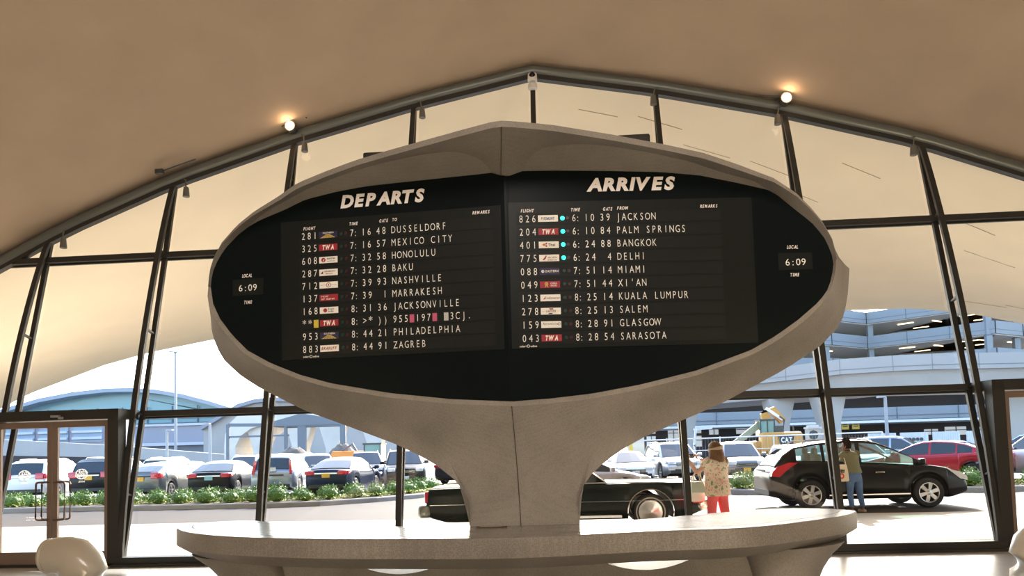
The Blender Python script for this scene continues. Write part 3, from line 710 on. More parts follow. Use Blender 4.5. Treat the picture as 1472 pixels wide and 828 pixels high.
# ------------------------------------------------------------------ cars
carglass = mat('car_glass', (0.02, 0.03, 0.035), 0.05, spec=0.9)
cargl2 = pane_mat('car_glass_clear', (0.42, 0.62, 0.60), 0.16)
tirem = mat('tyre', (0.016, 0.016, 0.017), 0.75)
rimm = mat('alloy', (0.55, 0.55, 0.55), 0.28, 0.85)
underm = mat('underbody', (0.012, 0.012, 0.013), 0.8)
tailm = mat('tail_lamp', (0.55, 0.015, 0.03), 0.2, coat=0.5)
headl = mat('head_lamp', (0.72, 0.76, 0.80), 0.12, 0.3)
platem = {'orange': mat('plate_amber', (0.80, 0.42, 0.05), 0.5), 'white': mat('plate_pale', (0.65, 0.66, 0.66), 0.5), 'blue': mat('plate_bluegreen', (0.25, 0.48, 0.52), 0.5)}
grillem = mat('grille_black', (0.02, 0.02, 0.022), 0.4)
def paint(name, c, metal=0.0, rough=0.28): return mat('paint_' + name, c, rough, metal, spec=.4 if max(c) > .1 else .25, coat=0.6 if max(c) > .1 else .0)
_wh = {}
def wheel_mesh(r, wd, style):
    k = (r, wd, style)
    if k in _wh: return _wh[k]
    t = MB(); h = wd/2; ri = r*.66
    t.lathe([(ri, -h), (r*.90, -h), (r*.985, -h*.72), (r, -h*.3), (r, h*.3), (r*.985, h*.72), (r*.90, h), (ri, h), (ri*.98, h*.4), (ri*.98, -h*.4)], n=28, axis='Y', cap=False)
    n_ = len(t.f); t.lathe([(0.001, h*.25), (ri, h*.25)], n=28, axis='Y', cap=False, mi=0)
    t.lathe([(0.001, -h*.25), (ri, -h*.25)], n=28, axis='Y', cap=False, mi=0)
    to = t.build('wheel', tirem, smooth=True)
    m = MB()
    if style == 'cover':
        m.lathe([(ri, h*.7), (ri*.97, h*.95), (ri*.86, h*.8), (ri*.84, h*.9), (ri*.55, h*.95), (ri*.5, h*1.15), (ri*.3, h*1.3), (.001, h*1.32)], n=28, axis='Y', cap=False)
        m.lathe([(ri, -h*.7), (ri*.97, -h*.95), (ri*.55, -h*.95), (ri*.3, -h*1.3), (.001, -h*1.32)], n=28, axis='Y', cap=False)
        m.lathe([(r*.80, h*1.005), (r*.74, h*1.02), (r*.73, h*1.0)], n=28, axis='Y', cap=False, mi=1); m.lathe([(r*.80, -h*1.005), (r*.74, -h*1.02), (r*.73, -h*1.0)], n=28, axis='Y', cap=False, mi=1)
    else:
        for s_ in (-1, 1):
            m.lathe([(ri, s_*h*.3), (ri*1.02, s_*h*.98), (ri*.93, s_*h*.95), (ri*.9, s_*h*.3)], n=28, axis='Y', cap=False)
            m.lathe([(ri*.27, s_*h*.3), (ri*.27, s_*h*.92), (ri*.2, s_*h*.98), (.001, s_*h*.98)], n=14, axis='Y', cap=False)
            ns = 6 if style == 'six' else 5
            for q in range(ns):
                a = 2*PI*q/ns + .3; c, s2 = math.cos(a), math.sin(a); w0, w1 = ri*.15, ri*.19
                pts = [(ri*.2, -w0), (ri*.95, -w1), (ri*.95, w1), (ri*.2, w0)]
                f_ = [Vector((c*x - s2*y, s_*h*(.95 if x < ri*.5 else .88), s2*x + c*y)) for x, y in pts]
                m.loft([f_, [p + Vector((0, -s_*h*.35, 0)) for p in f_]])
    ro = m.build('rim', [rimm, mat('whitewall', (.45, .45, .43), .6)], smooth=True); ro.parent = to
    _wh[k] = (to.data, ro.data); bpy.data.objects.remove(ro); bpy.data.objects.remove(to)
    return _wh[k]
TYPES = {
 'sedan': dict(L=4.85, W=1.84, r=.335, wx=(-1.45, 1.38), z0=.20,
    belt=[(-2.42, .78), (-2.36, 1.0), (-1.7, 1.05), (-.5, 1.0), (1.0, .96), (1.5, .93), (2.1, .80), (2.35, .70), (2.42, .58)],
    roof=[(-1.95, 1.05), (-1.2, 1.34), (-.75, 1.43), (-.2, 1.465), (.2, 1.44), (.5, 1.36), (1.35, .95)], glass=dict(rear=(-1.95, -.95), front=(.42, 1.35), side=[(-1.45, -.98), (-.92, -.12), (-.04, .95)]), wr=.60, tail=(.90, .16), head=(.72, .14)),
 'suv': dict(L=4.72, W=1.90, r=.375, wx=(-1.38, 1.38), z0=.25,
    belt=[(-2.36, .85), (-2.3, 1.10), (-1.0, 1.12), (1.0, 1.08), (1.5, 1.05), (2.05, .97), (2.28, .86), (2.36, .66)],
    roof=[(-2.24, 1.10), (-2.0, 1.56), (-1.7, 1.68), (-.8, 1.73), (0, 1.72), (.35, 1.66), (1.22, 1.07)], glass=dict(rear=(-2.24, -1.95), front=(.38, 1.22), side=[(-1.88, -1.18), (-1.08, -.22), (-.12, .90)]), wr=.66, tail=(1.05, .26), head=(.86, .16), rails=True),
 'hatch': dict(L=4.45, W=1.74, r=.315, wx=(-1.32, 1.36), z0=.19,
    belt=[(-2.22, .78), (-2.17, 1.08), (-1.5, 1.10), (-.5, 1.02), (.9, .96), (1.5, .88), (2.0, .74), (2.22, .56)],
    roof=[(-2.12, 1.09), (-1.5, 1.31), (-.8, 1.45), (-.2, 1.49), (.25, 1.44), (1.45, .90)], glass=dict(rear=(-2.1, -1.1), front=(.25, 1.45), side=[(-1.5, -1.0), (-.92, -.12), (-.04, 1.0)]), wr=.58, tail=(.95, .26), head=(.74, .2)),
 'wagon': dict(L=4.5, W=1.82, r=.345, wx=(-1.3, 1.32), z0=.24,
    belt=[(-2.25, .80), (-2.2, 1.08), (-1.0, 1.09), (.95, 1.03), (1.45, .99), (2.0, .88), (2.2, .78), (2.25, .62)],
    roof=[(-2.16, 1.08), (-1.95, 1.50), (-1.6, 1.63), (-.7, 1.68), (0, 1.66), (.35, 1.58), (1.2, 1.02)], glass=dict(rear=(-2.16, -1.85), front=(.38, 1.2), side=[(-1.8, -1.16), (-1.08, -.2), (-.1, .9)]), wr=.62, tail=(1.22, .5), head=(.80, .18)),
 'coupe': dict(L=4.4, W=1.76, r=.32, wx=(-1.27, 1.3), z0=.18,
    belt=[(-2.2, .72), (-2.14, .96), (-1.4, .98), (0, .93), (1.0, .90), (1.5, .86), (2.0, .72), (2.2, .54)],
    roof=[(-1.7, .98), (-1.0, 1.26), (-.5, 1.36), (0, 1.37), (.3, 1.32), (1.2, .90)], glass=dict(rear=(-1.7, -.8), front=(.3, 1.2), side=[(-1.2, -.55), (-.48, .85)]), wr=.54, tail=(.85, .16), head=(.66, .16)),
 'crossover': dict(L=4.77, W=1.88, r=.375, wx=(-1.40, 1.43), z0=.25,
    belt=[(-2.38, .82), (-2.33, .98), (-2.2, 1.12), (-1.7, 1.22), (-1.2, 1.20), (0, 1.13), (1.0, 1.07), (1.5, 1.05), (1.9, .98), (2.2, .86), (2.34, .72), (2.385, .58)],
    roof=[(-2.24, 1.10), (-2.02, 1.36), (-1.72, 1.56), (-1.2, 1.65), (-.5, 1.70), (0, 1.69), (.3, 1.64), (.7, 1.47), (1.5, 1.05)], glass=dict(rear=(-2.2, -1.78), front=(.32, 1.5), side=[(-1.70, -1.08), (-1.0, -.22), (-.12, 1.12)]), wr=.66, tail=(1.02, .30), head=(.84, .18), rails=True),
 'limousine': dict(L=5.55, W=2.0, r=.37, wx=(-1.45, 1.75), z0=.24,
    belt=[(-2.78, .62), (-2.76, .86), (-2.7, .93), (-1, .96), (1.2, .955), (2.6, .945), (2.73, .91), (2.775, .62)],
    roof=[(-1.35, .955), (-.98, 1.30), (-.7, 1.36), (0, 1.385), (.32, 1.36), (.90, .955)], glass=dict(rear=(-1.35, -.92), front=(.32, .90), side=[(-.92, -.2), (-.16, .44), (.46, .68)]), wr=.72, tail=(.78, .26), head=(.70, .2)),
}
def make_car(label, loc, head, typ, col, cat='car', group=None, facing='rear', plate=None, style='five', detail=False, clear=False, name=None, seats=False):
    """head = compass of the nose, degrees from +X toward +Y"""
    T = TYPES[typ]; L, Wd = T['L'], T['W']; r = T['r']; e = empty(name or 'car', loc, R(head)); tag(e, label, cat, group)
    hw0 = Wd/2; xe = L/2
    def hw(x):
        d = max(0, abs(x) - (xe - .75))/.75
        k = .13 if typ != 'limousine' else .035
        return hw0*(1 - k*d**2.6)
    def bot(x):
        z = T['z0'] + .14*max(0, (abs(x) - (xe - .45))/.45)**1.5
        for wx in T['wx']:
            ra = r + .075
            if abs(x - wx) < ra: z = max(z, min(r + math.sqrt(ra*ra - (x - wx)**2), interp(T['belt'], x) - .12))
        return z
    xs = sorted(set([-xe, -xe + .03, -xe + .10, xe - .03, xe - .10, xe] + [round(-xe + .2 + .2*i, 3) for i in range(int((L - .3)/.2))] +
                    [round(wx + (r + .075)*math.cos(PI*k/12)*s_, 4) for wx in T['wx'] for k in range(0, 13) for s_ in (1,)] + [round(wx + s_*(r + .0755), 4) for wx in T['wx'] for s_ in (-1, 1)] + [p[0] for p in T['belt'] if abs(p[0]) < xe - .05]))
    rings = []
    for x in xs:
        zb, zt, w = bot(x), interp(T['belt'], x), hw(x)
        if zt - zb < .05: zb = zt - .05
        prof = [(w*.90, zb), (w*.975, zb + .03*(zt - zb)), (w, zb + .35*(zt - zb)), (w*1.0, zb + .62*(zt - zb)), (w*.985, zb + .86*(zt - zb)), (w*.95, zb + .965*(zt - zb)), (w*.86, zt)]
        if typ == 'limousine': prof = [(w*.93, zb), (w*.985, zb + .03*(zt - zb)), (w, zb + .3*(zt - zb)), (w, zb + .7*(zt - zb)), (w*.992, zb + .95*(zt - zb)), (w*.98, zb + .985*(zt - zb)), (w*.95, zt - .008)]
        half_ = [Vector((x, y, z)) for y, z in prof] + [Vector((x, w*.45, zt + .018)), ]
        rg = half_ + [Vector((x, 0, zt + .025))] + [Vector((p.x, -p.y, p.z)) for p in half_[::-1]]
        rings.append(rg)
    body = MB(); n = len(rings[0]); vs_ = [p for g in rings for p in g]; fs = []; ms = []
    for i in range(len(rings) - 1):
        for j in range(n):
            k = (j + 1) % n
            body.add([rings[i][j], rings[i][k], rings[i + 1][k], rings[i + 1][j]], [(0, 1, 2, 3)], 1 if j == n - 1 else 0)
    body.add(rings[0], [tuple(range(n))], 0); body.add(rings[-1], [tuple(range(n))], 0)
    # cabin
    rf = T['roof']; G = T['glass']; xa, xb = rf[0][0], rf[-1][0]
    st = sorted(set([round(xa + (xb - xa)*i/26, 3) for i in range(27)] + [p[0] for p in rf] + [v for s_ in G['side'] for v in s_] + list(G['rear']) + list(G['front'])))
    st = [x for i, x in enumerate(st) if i == 0 or x - st[i - 1] > .004]
    Hm = max(p[1] for p in rf)
    def smooth_roof(x): return interp(rf, x)
    grid = []
    for x in st:
        zb = interp(T['belt'], x) - .01; zt = max(zb + .004, smooth_roof(x)); wb = hw(x)*.895; 
        if typ == 'limousine': wb = hw0*.93
        wt = hw0*T['wr']/.66*.70 if typ != 'limousine' else hw0*.74
        def yy(z): return wb - (wb - wt)*min(1, max(0, (z - zb)/max(.2, Hm - zb)))**1.15
        row = [Vector((x, yy(zb), zb - .03))] + [Vector((x, yy(lerp(zb, zt, t)), lerp(zb, zt, t))) for t in (.06, .90)]
        ye = yy(zt)
        row += [Vector((x, ye*.985, zt - .006*0)), Vector((x, ye*.90, zt + .012)), Vector((x, ye*.5, zt + .030)), Vector((x, 0, zt + .036))]
        grid.append(row)
    panes = {'windscreen': MB(), 'rear_window': MB()}; sides = {}
    for i in range(len(st) - 1):
        xm = (st[i] + st[i + 1])/2
        for sgn in (1, -1):
            f_ = lambda p: Vector((p.x, p.y*sgn, p.z))
            for j in range(6):
                quad = [f_(grid[i][j]), f_(grid[i][j + 1]), f_(grid[i + 1][j + 1]), f_(grid[i + 1][j])]
                tgt = None
                if j == 1:
                    for q, (a, c) in enumerate(G['side']):
                        if a < xm < c: tgt = sides.setdefault((q, sgn), MB())
                elif j >= 4:
                    if G['front'][0] < xm < G['front'][1]: tgt = panes['windscreen']
                    elif G['rear'][0] < xm < G['rear'][1]: tgt = panes['rear_window']
                (tgt or body).add(quad, [(0, 1, 2, 3)], 0)
    def bld(mb, nm, m, par=e, smooth=True, ang=32):
        o = mb.build(nm, m, par, smooth, ang=ang); return o
    # dark surrounds of the lower bumpers, sills
    for sx in (-1, 1):
        if typ == 'limousine': continue
        dk = MB(); dk.box((sx*(xe - .03), 0, T['z0'] + .19), (.08, hw(xe)*1.75, .13)); bld(dk, 'rear_bumper' if sx < 0 else 'front_bumper', grillem, smooth=False)
    bo = bld(body, 'body', [col, underm])
    bm = bmesh.new(); bm.from_mesh(bo.data); bmesh.ops.remove_doubles(bm, verts=bm.verts, dist=.0008); bmesh.ops.recalc_face_normals(bm, faces=bm.faces); bm.to_mesh(bo.data); bm.free()
    gm = cargl2 if clear else carglass
    for nm, mb in panes.items():
        if mb.f: bld(mb, nm, gm)
    for q, mb in sides.items(): bld(mb, 'side_window', gm)
    tyre, rimd = wheel_mesh(r, .22, style)
    for wx in T['wx']:
        for s_ in (-1, 1):
            w = bpy.data.objects.new('wheel', tyre); COL.objects.link(w); w.parent = e; w.location = (wx, s_*(hw0 - .125), r)
            g = bpy.data.objects.new('rim', rimd); COL.objects.link(g); g.parent = w
    tz, th = T['tail']; hz, hh = T['head']
    if typ != 'limousine':
        for s_ in (-1, 1):
            b = MB(); x_ = -xe + .05; tw = .12 if th > .4 else .34
            
            if typ == 'wagon': b.bar((-xe + .03, s_*hw0*.80, .90), (-2.04, s_*hw0*.735, 1.42), .10, .10, up=(1, 0, 0))
            elif typ != 'crossover': b.rbox((-xe + .035, s_*(hw(-xe) - tw/2 + .006), tz), (.10, tw, th), .03)
            if typ == 'crossover': b.prism([(-2.36, .86), (-2.16, .84), (-1.98, 1.0), (-1.70, 1.19), (-1.90, 1.20), (-2.2, 1.10), (-2.33, .98)], s_*(hw0*.80), s_*(hw0*.985 + .004))
            elif typ != 'wagon': b.rbox((-xe + .19, s_*(hw(-xe + .2) - .03), tz + .01), (.30, .075, th*.8), .025)
            bld(b, 'tail_light', tailm)
            b = MB(); 
            if typ == 'crossover': b.prism([(1.90, .95), (2.20, .70), (2.37, .66), (2.36, .76), (2.22, .86)], s_*(hw0*.66), s_*(hw0*.955))
            else: b.rbox((xe - .075, s_*(hw(xe) - .20), hz - .02), (.16, .34, hh), .04); b.rbox((xe - .26, s_*(hw(xe - .3) - .045), hz + .02), (.36, .10, hh*.8), .035)
            bld(b, 'headlight', headl)
            b = MB(); xm_ = G['front'][1] - .25; zm = interp(T['belt'], xm_) + .09
            b.rbox((xm_, s_*(hw0 + .08), zm), (.13, .20, .14), .04); b.bar((xm_, s_*(hw0*.86), zm - .05), (xm_, s_*(hw0 + .02), zm - .02), .05, .05)
            bld(b, 'side_mirror', col)
        b = MB(); b.box((xe - .01, 0, hz - .10), (.05, hw0*.95, .12)); b.box((xe - .01, 0, T['z0'] + .25), (.06, hw0*1.1, .12))
        for q in range(3): b.box((xe + .012, 0, hz - .14 + .04*q), (.012, hw0*.92, .010), 1)
        bld(b, 'grille', [grillem, chrome], smooth=False)
        if T.get('rails'):
            for s_ in (-1, 1):
                b = MB(); y_ = s_*hw0*T['wr']/.66*.66
                b.tube([(-1.5, y_, Hm - .06), (-1.4, y_, Hm + .035), (-.2, y_, Hm + .055), (.12, y_, Hm + .0), (.2, y_, Hm - .05)], .018, 6)
                bld(b, 'roof_rail', rimm)
        b = MB(); b.box((-xe - .008, 0, tz - .02 if typ != 'wagon' else .86), (.02, .9, .05)); bld(b, 'trunk_trim', chrome if typ in ('sedan', 'suv') else grillem, smooth=False)
    if plate:
        for sx in ((-1,) if facing == 'rear' else (1,)):
            b = MB(); b.box((sx*(xe + .018), 0, (tz - .13 if typ != 'sedan' else .80) if sx < 0 else .48), (.02, .31, .16)); bld(b, 'license_plate', platem[plate], smooth=False)
    if detail:
        for s_ in (-1, 1):
            for q in ((-.95, -.62), (.12, .42)):
                b = MB(); b.rbox(((q[0] + q[1])/2 - .25*0, s_*(hw0 + .008), .90), (.22, .03, .04), .012); bld(b, 'door_handle', chrome)
            b = MB(); b.box((.0, s_*(hw0 + .004), .36), (1.95, .02, .03)); bld(b, 'sill_strip', chrome, smooth=False)
            b = MB()
            for xq in (-.98, -.17, .98): b.box((xq, s_*(hw0*.998), .72), (.008, .012, .62))
            bld(b, 'door_seam', blackm, smooth=False)
    if seats:
        for (x_, y_) in ((-.2, .38), (-.2, -.38), (-1.1, .4), (-1.1, -.4)):
            b = MB(); b.rbox((x_, y_, 1.18), (.16, .46, .42), .06); b.rbox((x_ - .02, y_, 1.46), (.10, .26, .16), .04); bld(b, 'seat_back', mat('seat_cloth', (.28, .30, .28), .8))
    return e
white = paint('white', (.78, .78, .78)); black = paint('black', (.010, .011, .013)); silver = paint('silver', (.50, .52, .54), .6)
grey = paint('grey', (.19, .20, .20), .5); navy = paint('navy', (.02, .03, .06), .3); redp = paint('red', (.42, .01, .035), .2); pearl = paint('pearl', (.62, .56, .55)); steelb = paint('steel_blue', (.33, .38, .44), .5); dgrey = paint('charcoal', (.06, .065, .07), .4)
HB = 90
# front row beyond the planting strip, tails to the road (bodies sit half a length beyond their tails)
def tailcar(label, x, y, dh, typ, col, **k):
    L = TYPES[typ]['L']; h = R(90 + dh); return make_car(label, (x + math.cos(h)*L/2, y + math.sin(h)*L/2, .15), 90 + dh, typ, col, **k)
def nosecar(label, x, y, dh, typ, col, **k):
    """nose at x, y, pointing toward the hall"""
    L = TYPES[typ]['L']; h = R(-90 + dh); return make_car(label, (x - math.cos(h)*L/2, y - math.sin(h)*L/2, .15), -90 + dh, typ, col, facing='nose', **k)
tailcar('white SUV parked tail-on behind the glass entrance door', -22.2, 30.6, 8, 'suv', white, plate='white', cat='car')
tailcar('black SUV with amber plate parked behind the entrance door', -19.2, 30.4, 3, 'suv', black, plate='orange')
tailcar('grey hatchback with sloping tail and amber plate, parked beyond the shrubs', -16.75, 30.0, 0, 'hatch', grey, plate='orange')
tailcar('black sedan with wide red tail lights and pale blue plate beside the grey hatchback', -13.75, 29.7, 8, 'sedan', black, plate='blue')
tailcar('silver compact utility wagon with tall upright red tail lights and pale plate', -11.0, 29.3, 8, 'wagon', steelb, plate='white')
tailcar('dark navy luxury sedan with upright red tail lights and amber plate', -8.75, 29.0, -2, 'sedan', navy, plate='orange')
nosecar('black SUV parked nose-on beside the stone stem of the board', -6.75, 34.2, 14, 'suv', black, plate='white')
tailcar('dark sedan half hidden behind the stem of the board', -5.2, 37, -20, 'sedan', dgrey)
# second row
tailcar('white SUV in the second row behind the grey hatchback', -22.95, 42, 0, 'suv', white)
tailcar('silver blue sedan in the second row showing over the grey hatchback', -19.25, 36.6, 0, 'sedan', steelb)
tailcar('charcoal sedan in the second row between grey hatchback and black sedan', -17.0, 36.4, 0, 'sedan', dgrey)
nosecar('white SUV in the second row above the black sedan', -18.5, 43, 10, 'suv', white)
tailcar('white SUV with roof rails behind the silver wagon', -15.1, 42, 0, 'suv', white)
nosecar('silver crossover parked nose-on behind the navy luxury sedan', -11.2, 35.6, 20, 'wagon', silver)
nosecar('dark blue SUV nose-on beneath the small orange machine', -9.9, 39.5, 16, 'suv', navy)
# right-hand side of the lot
nosecar('white coupe parked nose-on in front of the yellow and white hoarding', 3.45, 33.0, 4, 'coupe', white, plate='white')
nosecar('pale grey utility vehicle parked nose-on behind the woman in coral trousers', 5.75, 34, 8, 'suv', silver, plate='white')
nosecar('grey station wagon nose-on with amber plate right of the woman in coral trousers', 8.15, 33.2, -2, 'wagon', grey, plate='orange')
nosecar('dark sedan nose-on below the yellow excavator', 10.35, 35, -14, 'sedan', dgrey)
make_car('pearl white car seen end-on past the windscreen of the old black limousine', (1.1, 26.5, 0), 0, 'coupe', pearl)
make_car('white hatchback whose roof and dark glass show over the black crossover bonnet', (12.9, 34.2, .15), -82, 'wagon', white)
make_car('steel grey SUV behind the red sedan roof', (17.2, 40.0, .15), -35, 'suv', steelb)
make_car('silver sedan behind the red sedan, nearest the leaning window post', (20.7, 41.2, .15), -30, 'sedan', silver)
make_car('bright red sedan parked with its tail by the right-hand window post', (14.1, 29.5, .15), 140, 'sedan', redp, plate='white')
make_car('white SUV far back behind the right entrance frame', (28.6, 49, .15), 150, 'suv', white)
make_car('white SUV with red tail lights at the right entrance door', (17.6, 28.2, .15), 105, 'suv', white, plate='white')
# the two cars at the kerb
make_car('black crossover standing at the pavement edge beside the person in jeans', (7.98, 20.55, .0), 0, 'crossover', black, style='six', detail=True, clear=True, seats=True, name='crossover_car')
lim = make_car('long black vintage limousine with chrome edges parked behind the board stem', (.42, 16.5, .012), 0, 'limousine', mat('paint_limousine', (.006, .012, .0115), .22, spec=.25), style='cover', name='vintage_limousine')
b = MB()
for s_ in (-1, 1):
    b.tube([(-2.72, s_*.975, .94), (-1, s_*.975, .968), (1.2, s_*.975, .965), (2.70, s_*.965, .945)], .014, 6)
    b.box((0, s_*1.0, .30), (2.35, .02, .05)); b.tube([(-2.7, s_*1.0, .60), (2.6, s_*1.0, .60)], .006, 4)
for wx in (1.75, -1.45):
    for s_ in (-1, 1): b.tube([(wx + .455*math.cos(R(a)), s_*1.0, .37 + .455*math.sin(R(a))) for a in range(-10, 191, 12)], .012, 5)
b.build('chrome_strip', chrome, lim, smooth=True)
b = MB(); b.rbox((2.82, 0, .50), (.30, 2.0, .22), .08); b.rbox((2.76, .78, .63), (.16, .40, .16), .05); b.rbox((2.76, -.78, .63), (.16, .40, .16), .05); b.build('front_bumper', mat('bumper_chrome', (.72, .66, .58), .22, .8), lim, smooth=True)
b = MB(); b.rbox((-2.82, 0, .48), (.28, 2.0, .26), .09); b.build('rear_bumper', mat('bumper_grey', (.30, .33, .30), .25, .8), lim, smooth=True)
for s_ in (-1, 1):
    b = MB(); b.rbox((-2.76, s_*.86, .76), (.10, .22, .24), .04); b.build('tail_light', tailm, lim, smooth=True)
    b = MB(); b.rbox((2.68, s_*.985, .60), (.20, .05, .14), .02); b.build('red_reflection', tailm, lim, smooth=True)  # red patch imitating the coral trousers reflected in the chrome, no lamp
    for y_ in (.62, .82):
        b = MB(); b.lathe([(.10, 0), (.10, .02), (.07, .05), (.001, .06)], (2.76, s_*y_, .78), 14, 'X'); b.build('headlight', headl, lim, smooth=True)
b = MB(); b.box((2.775, 0, .78), (.03, 1.0, .22))
for q in range(9): b.box((2.795, -.44 + .11*q, .78), (.012, .012, .22), 1)
b.build('grille', [grillem, chrome], lim)
for s_ in (-1, 1):
    b = MB(); b.tube([(.32, s_*.73, 1.36), (.90, s_*.905, .95)], .02, 6); b.tube([(.44, s_*.80, 1.20), (.46, s_*.89, .96)], .012, 5); b.build('windscreen_pillar', chrome, lim, smooth=True)
# ------------------------------------------------------------------ people
def hand(wrist, d, palm_n, side, curl=0.5, s=1.0):
    """palm and five bent fingers; d = pointing direction, palm_n = palm normal, side = direction toward the thumb"""
    wrist, d, n, t = Vector(wrist), Vector(d).normalized(), Vector(palm_n).normalized(), Vector(side).normalized(); vv, ff = [], []
    def add(v, f): o = len(vv); vv.extend(v); ff.extend([tuple(i + o for i in g) for g in f])
    V = [wrist - d*.02*s, wrist + d*.03*s, wrist + d*.075*s]; add(*skin(V, [(0, 1), (1, 2)], [(.026*s, .018*s), (.036*s, .016*s), (.036*s, .014*s)], 1))
    for k, ln in enumerate((.068, .078, .073, .056)):
        b0 = wrist + d*.06*s + t*(.027 - .018*k)*s; pts = [b0]; dd = d.copy()
        for q, fr in enumerate((.45, .32, .23)):
            dd = (dd + n*curl*(.5 + .2*q)).normalized(); pts.append(pts[-1] + dd*ln*fr*1.25*s)
        add(*skin(pts, [(0, 1), (1, 2), (2, 3)], [.0095*s, .009*s, .0085*s, .007*s], 1))
    b0 = wrist + d*.02*s + t*.025*s; dd = (d*.7 + t*.75).normalized(); p1 = b0 + dd*.04*s; p2 = p1 + (dd + n*curl*.5).normalized()*.03*s
    add(*skin([b0, p1, p2], [(0, 1), (1, 2)], [.013*s, .011*s, .009*s], 1))
    return vv, ff
def head_mesh(c, yawm, s=1.0):
    """skull, jaw, nose, ears; the face looks along +Y turned by yawm"""
    b = MB(); M = yawm
    rings = []
    for z, rx, ry, oy in ((-.125, .03, .03, .035), (-.115, .045, .05, .035), (-.085, .060, .075, .02), (-.045, .070, .088, .008), (0, .076, .096, 0), (.045, .077, .098, -.004), (.08, .070, .090, -.006), (.105, .052, .068, -.008), (.122, .025, .034, -.008), (.127, .006, .008, -.008)):
        rings.append([Vector(c) + M @ Vector((rx*s*math.cos(2*PI*k/16), (oy + ry*math.sin(2*PI*k/16))*s, z*s)) for k in range(16)])
    b.loft(rings)
    b.ball(Vector(c) + M @ Vector((0, .104*s, -.025*s)), (.014*s, .020*s, .026*s), 8, 6)
    for sx in (-1, 1): b.ball(Vector(c) + M @ Vector((sx*.080*s, -.005*s, -.02*s)), (.010*s, .020*s, .032*s), 8, 6)
    b.ball(Vector(c) + M @ Vector((0, .090*s, -.070*s)), (.024*s, .010*s, .010*s), 8, 6)
    return b
def eyes(c, M, par, s=1.0):
    b = MB()
    for sx in (-1, 1): b.ball(Vector(c) + M @ Vector((sx*.032*s, .085*s, .004*s)), (.013*s, .012*s, .009*s), 8, 6)
    b.build('eyes', mat('eye_dark', (.05, .035, .03), .2), par, smooth=True)
def ringloft(mb, rows, mi=0, n=20):
    mb.loft([[Vector((cx + rx*math.cos(2*PI*k/n), cy + ry*math.sin(2*PI*k/n), z)) for k in range(n)] for cx, cy, rx, ry, z in rows], mi=mi)
skin_f = mat('skin_fair', (.55, .29, .20), .55); skin_d = mat('skin_brown', (.20, .095, .06), .5)
# woman with coral trousers, seen from behind, taking a picture
w = empty('person', (3.20, 14.0, .012), R(24)); tag(w, 'person in floral blouse and coral trousers holding up a phone with both hands', 'person')
V = [(0, 0, .93), (0, .0, 1.10), (0, -.01, 1.28), (0, -.01, 1.40), (0, .01, 1.47), (0, .02, 1.52),
     (-.17, -.01, 1.36), (-.36, .07, 1.17), (-.38, .28, 1.40), (-.375, .31, 1.44),
     (.17, -.01, 1.36), (.30, .17, 1.22), (.02, .42, 1.39), (-.03, .45, 1.41),
     (-.10, 0, .86), (-.11, .03, .48), (-.12, 0, .09), (-.12, .12, .03), (.10, 0, .86), (.13, -.02, .48), (.18, -.06, .09), (.19, .06, .03)]
Ed = [(0, 1), (1, 2), (2, 3), (3, 4), (4, 5), (2, 6), (6, 7), (7, 8), (8, 9), (2, 10), (10, 11), (11, 12), (12, 13), (0, 14), (14, 15), (15, 16), (16, 17), (0, 18), (18, 19), (19, 20), (20, 21)]
Rd = [(.15, .12), (.14, .11), (.15, .11), (.075, .07), .052, .05, .060, .046, .032, .028, .060, .046, .032, .028, .09, .058, .038, .032, .09, .058, .038, .032]
bv = MB(); bv.add(*skin(V, Ed, Rd, 2))
hc = (0, .03, 1.575); hm = Matrix.Rotation(R(18), 3, 'Z')
hb = head_mesh(hc, hm, 1.0); bv.add(hb.v, hb.f)
bv.add(*hand((-.375, .31, 1.44), (.10, .25, .95), (.9, .2, -.2), (.2, 1, .1), .28)); bv.add(*hand((-.03, .45, 1.41), (-.85, .0, .45), (-.1, -.3, .9), (.2, .2, 1), .30))
bv.build('body', skin_f, w, smooth=True, ang=80); eyes(hc, hm, w)
m = mat('floral_cloth', (.72, .62, .50), .8); n = m.node_tree; bb = n.nodes['Principled BSDF']
tc = n.nodes.new('ShaderNodeTexCoord'); v1 = n.nodes.new('ShaderNodeTexNoise'); v1.inputs['Scale'].default_value = 15; v1.inputs['Detail'].default_value = 2
cr = n.nodes.new('ShaderNodeValToRGB'); cr.color_ramp.interpolation = 'CONSTANT'
cr.color_ramp.elements[0].color = (.24, .30, .16, 1); cr.color_ramp.elements[0].position = 0
for p_, c_ in ((.40, (.72, .62, .48, 1)), (.55, (.75, .60, .48, 1)), (.585, (.72, .22, .18, 1)), (.63, (.74, .62, .5, 1)), (.68, (.25, .20, .16, 1))):
    q = cr.color_ramp.elements.new(p_); q.color = c_
cr.color_ramp.elements[-1].color = (.7, .25, .2, 1); cr.color_ramp.elements[-1].position = .72
n.links.new(tc.outputs['Object'], v1.inputs['Vector']); n.links.new(v1.outputs[0], cr.inputs[0]); n.links.new(cr.outputs[0], bb.inputs['Base Color'])
b = MB()
ringloft(b, [(0, -.02, .235, .185, .76), (0, -.015, .245, .19, .80), (0, -.01, .235, .18, .92), (0, 0, .22, .17, 1.05), (0, 0, .222, .168, 1.2), (0, -.005, .222, .155, 1.32), (0, -.005, .19, .125, 1.39), (0, 0, .12, .09, 1.435), (0, .0, .075, .065, 1.455)], n=28)
for sx, el in ((-1, (-.36, .07, 1.17)), (1, (.30, .17, 1.22))):
    s0_ = Vector((sx*.16, -.01, 1.36)); b.tube([s0_ - (Vector(el) - s0_)*.2, s0_, s0_.lerp(Vector(el), .30), s0_.lerp(Vector(el), .5)], [.085, .095, .085, .078], 12)
b.build('blouse', m, w, smooth=True, ang=60)
b = MB(); cor = mat('coral_cloth', (.66, .09, .10), .75)
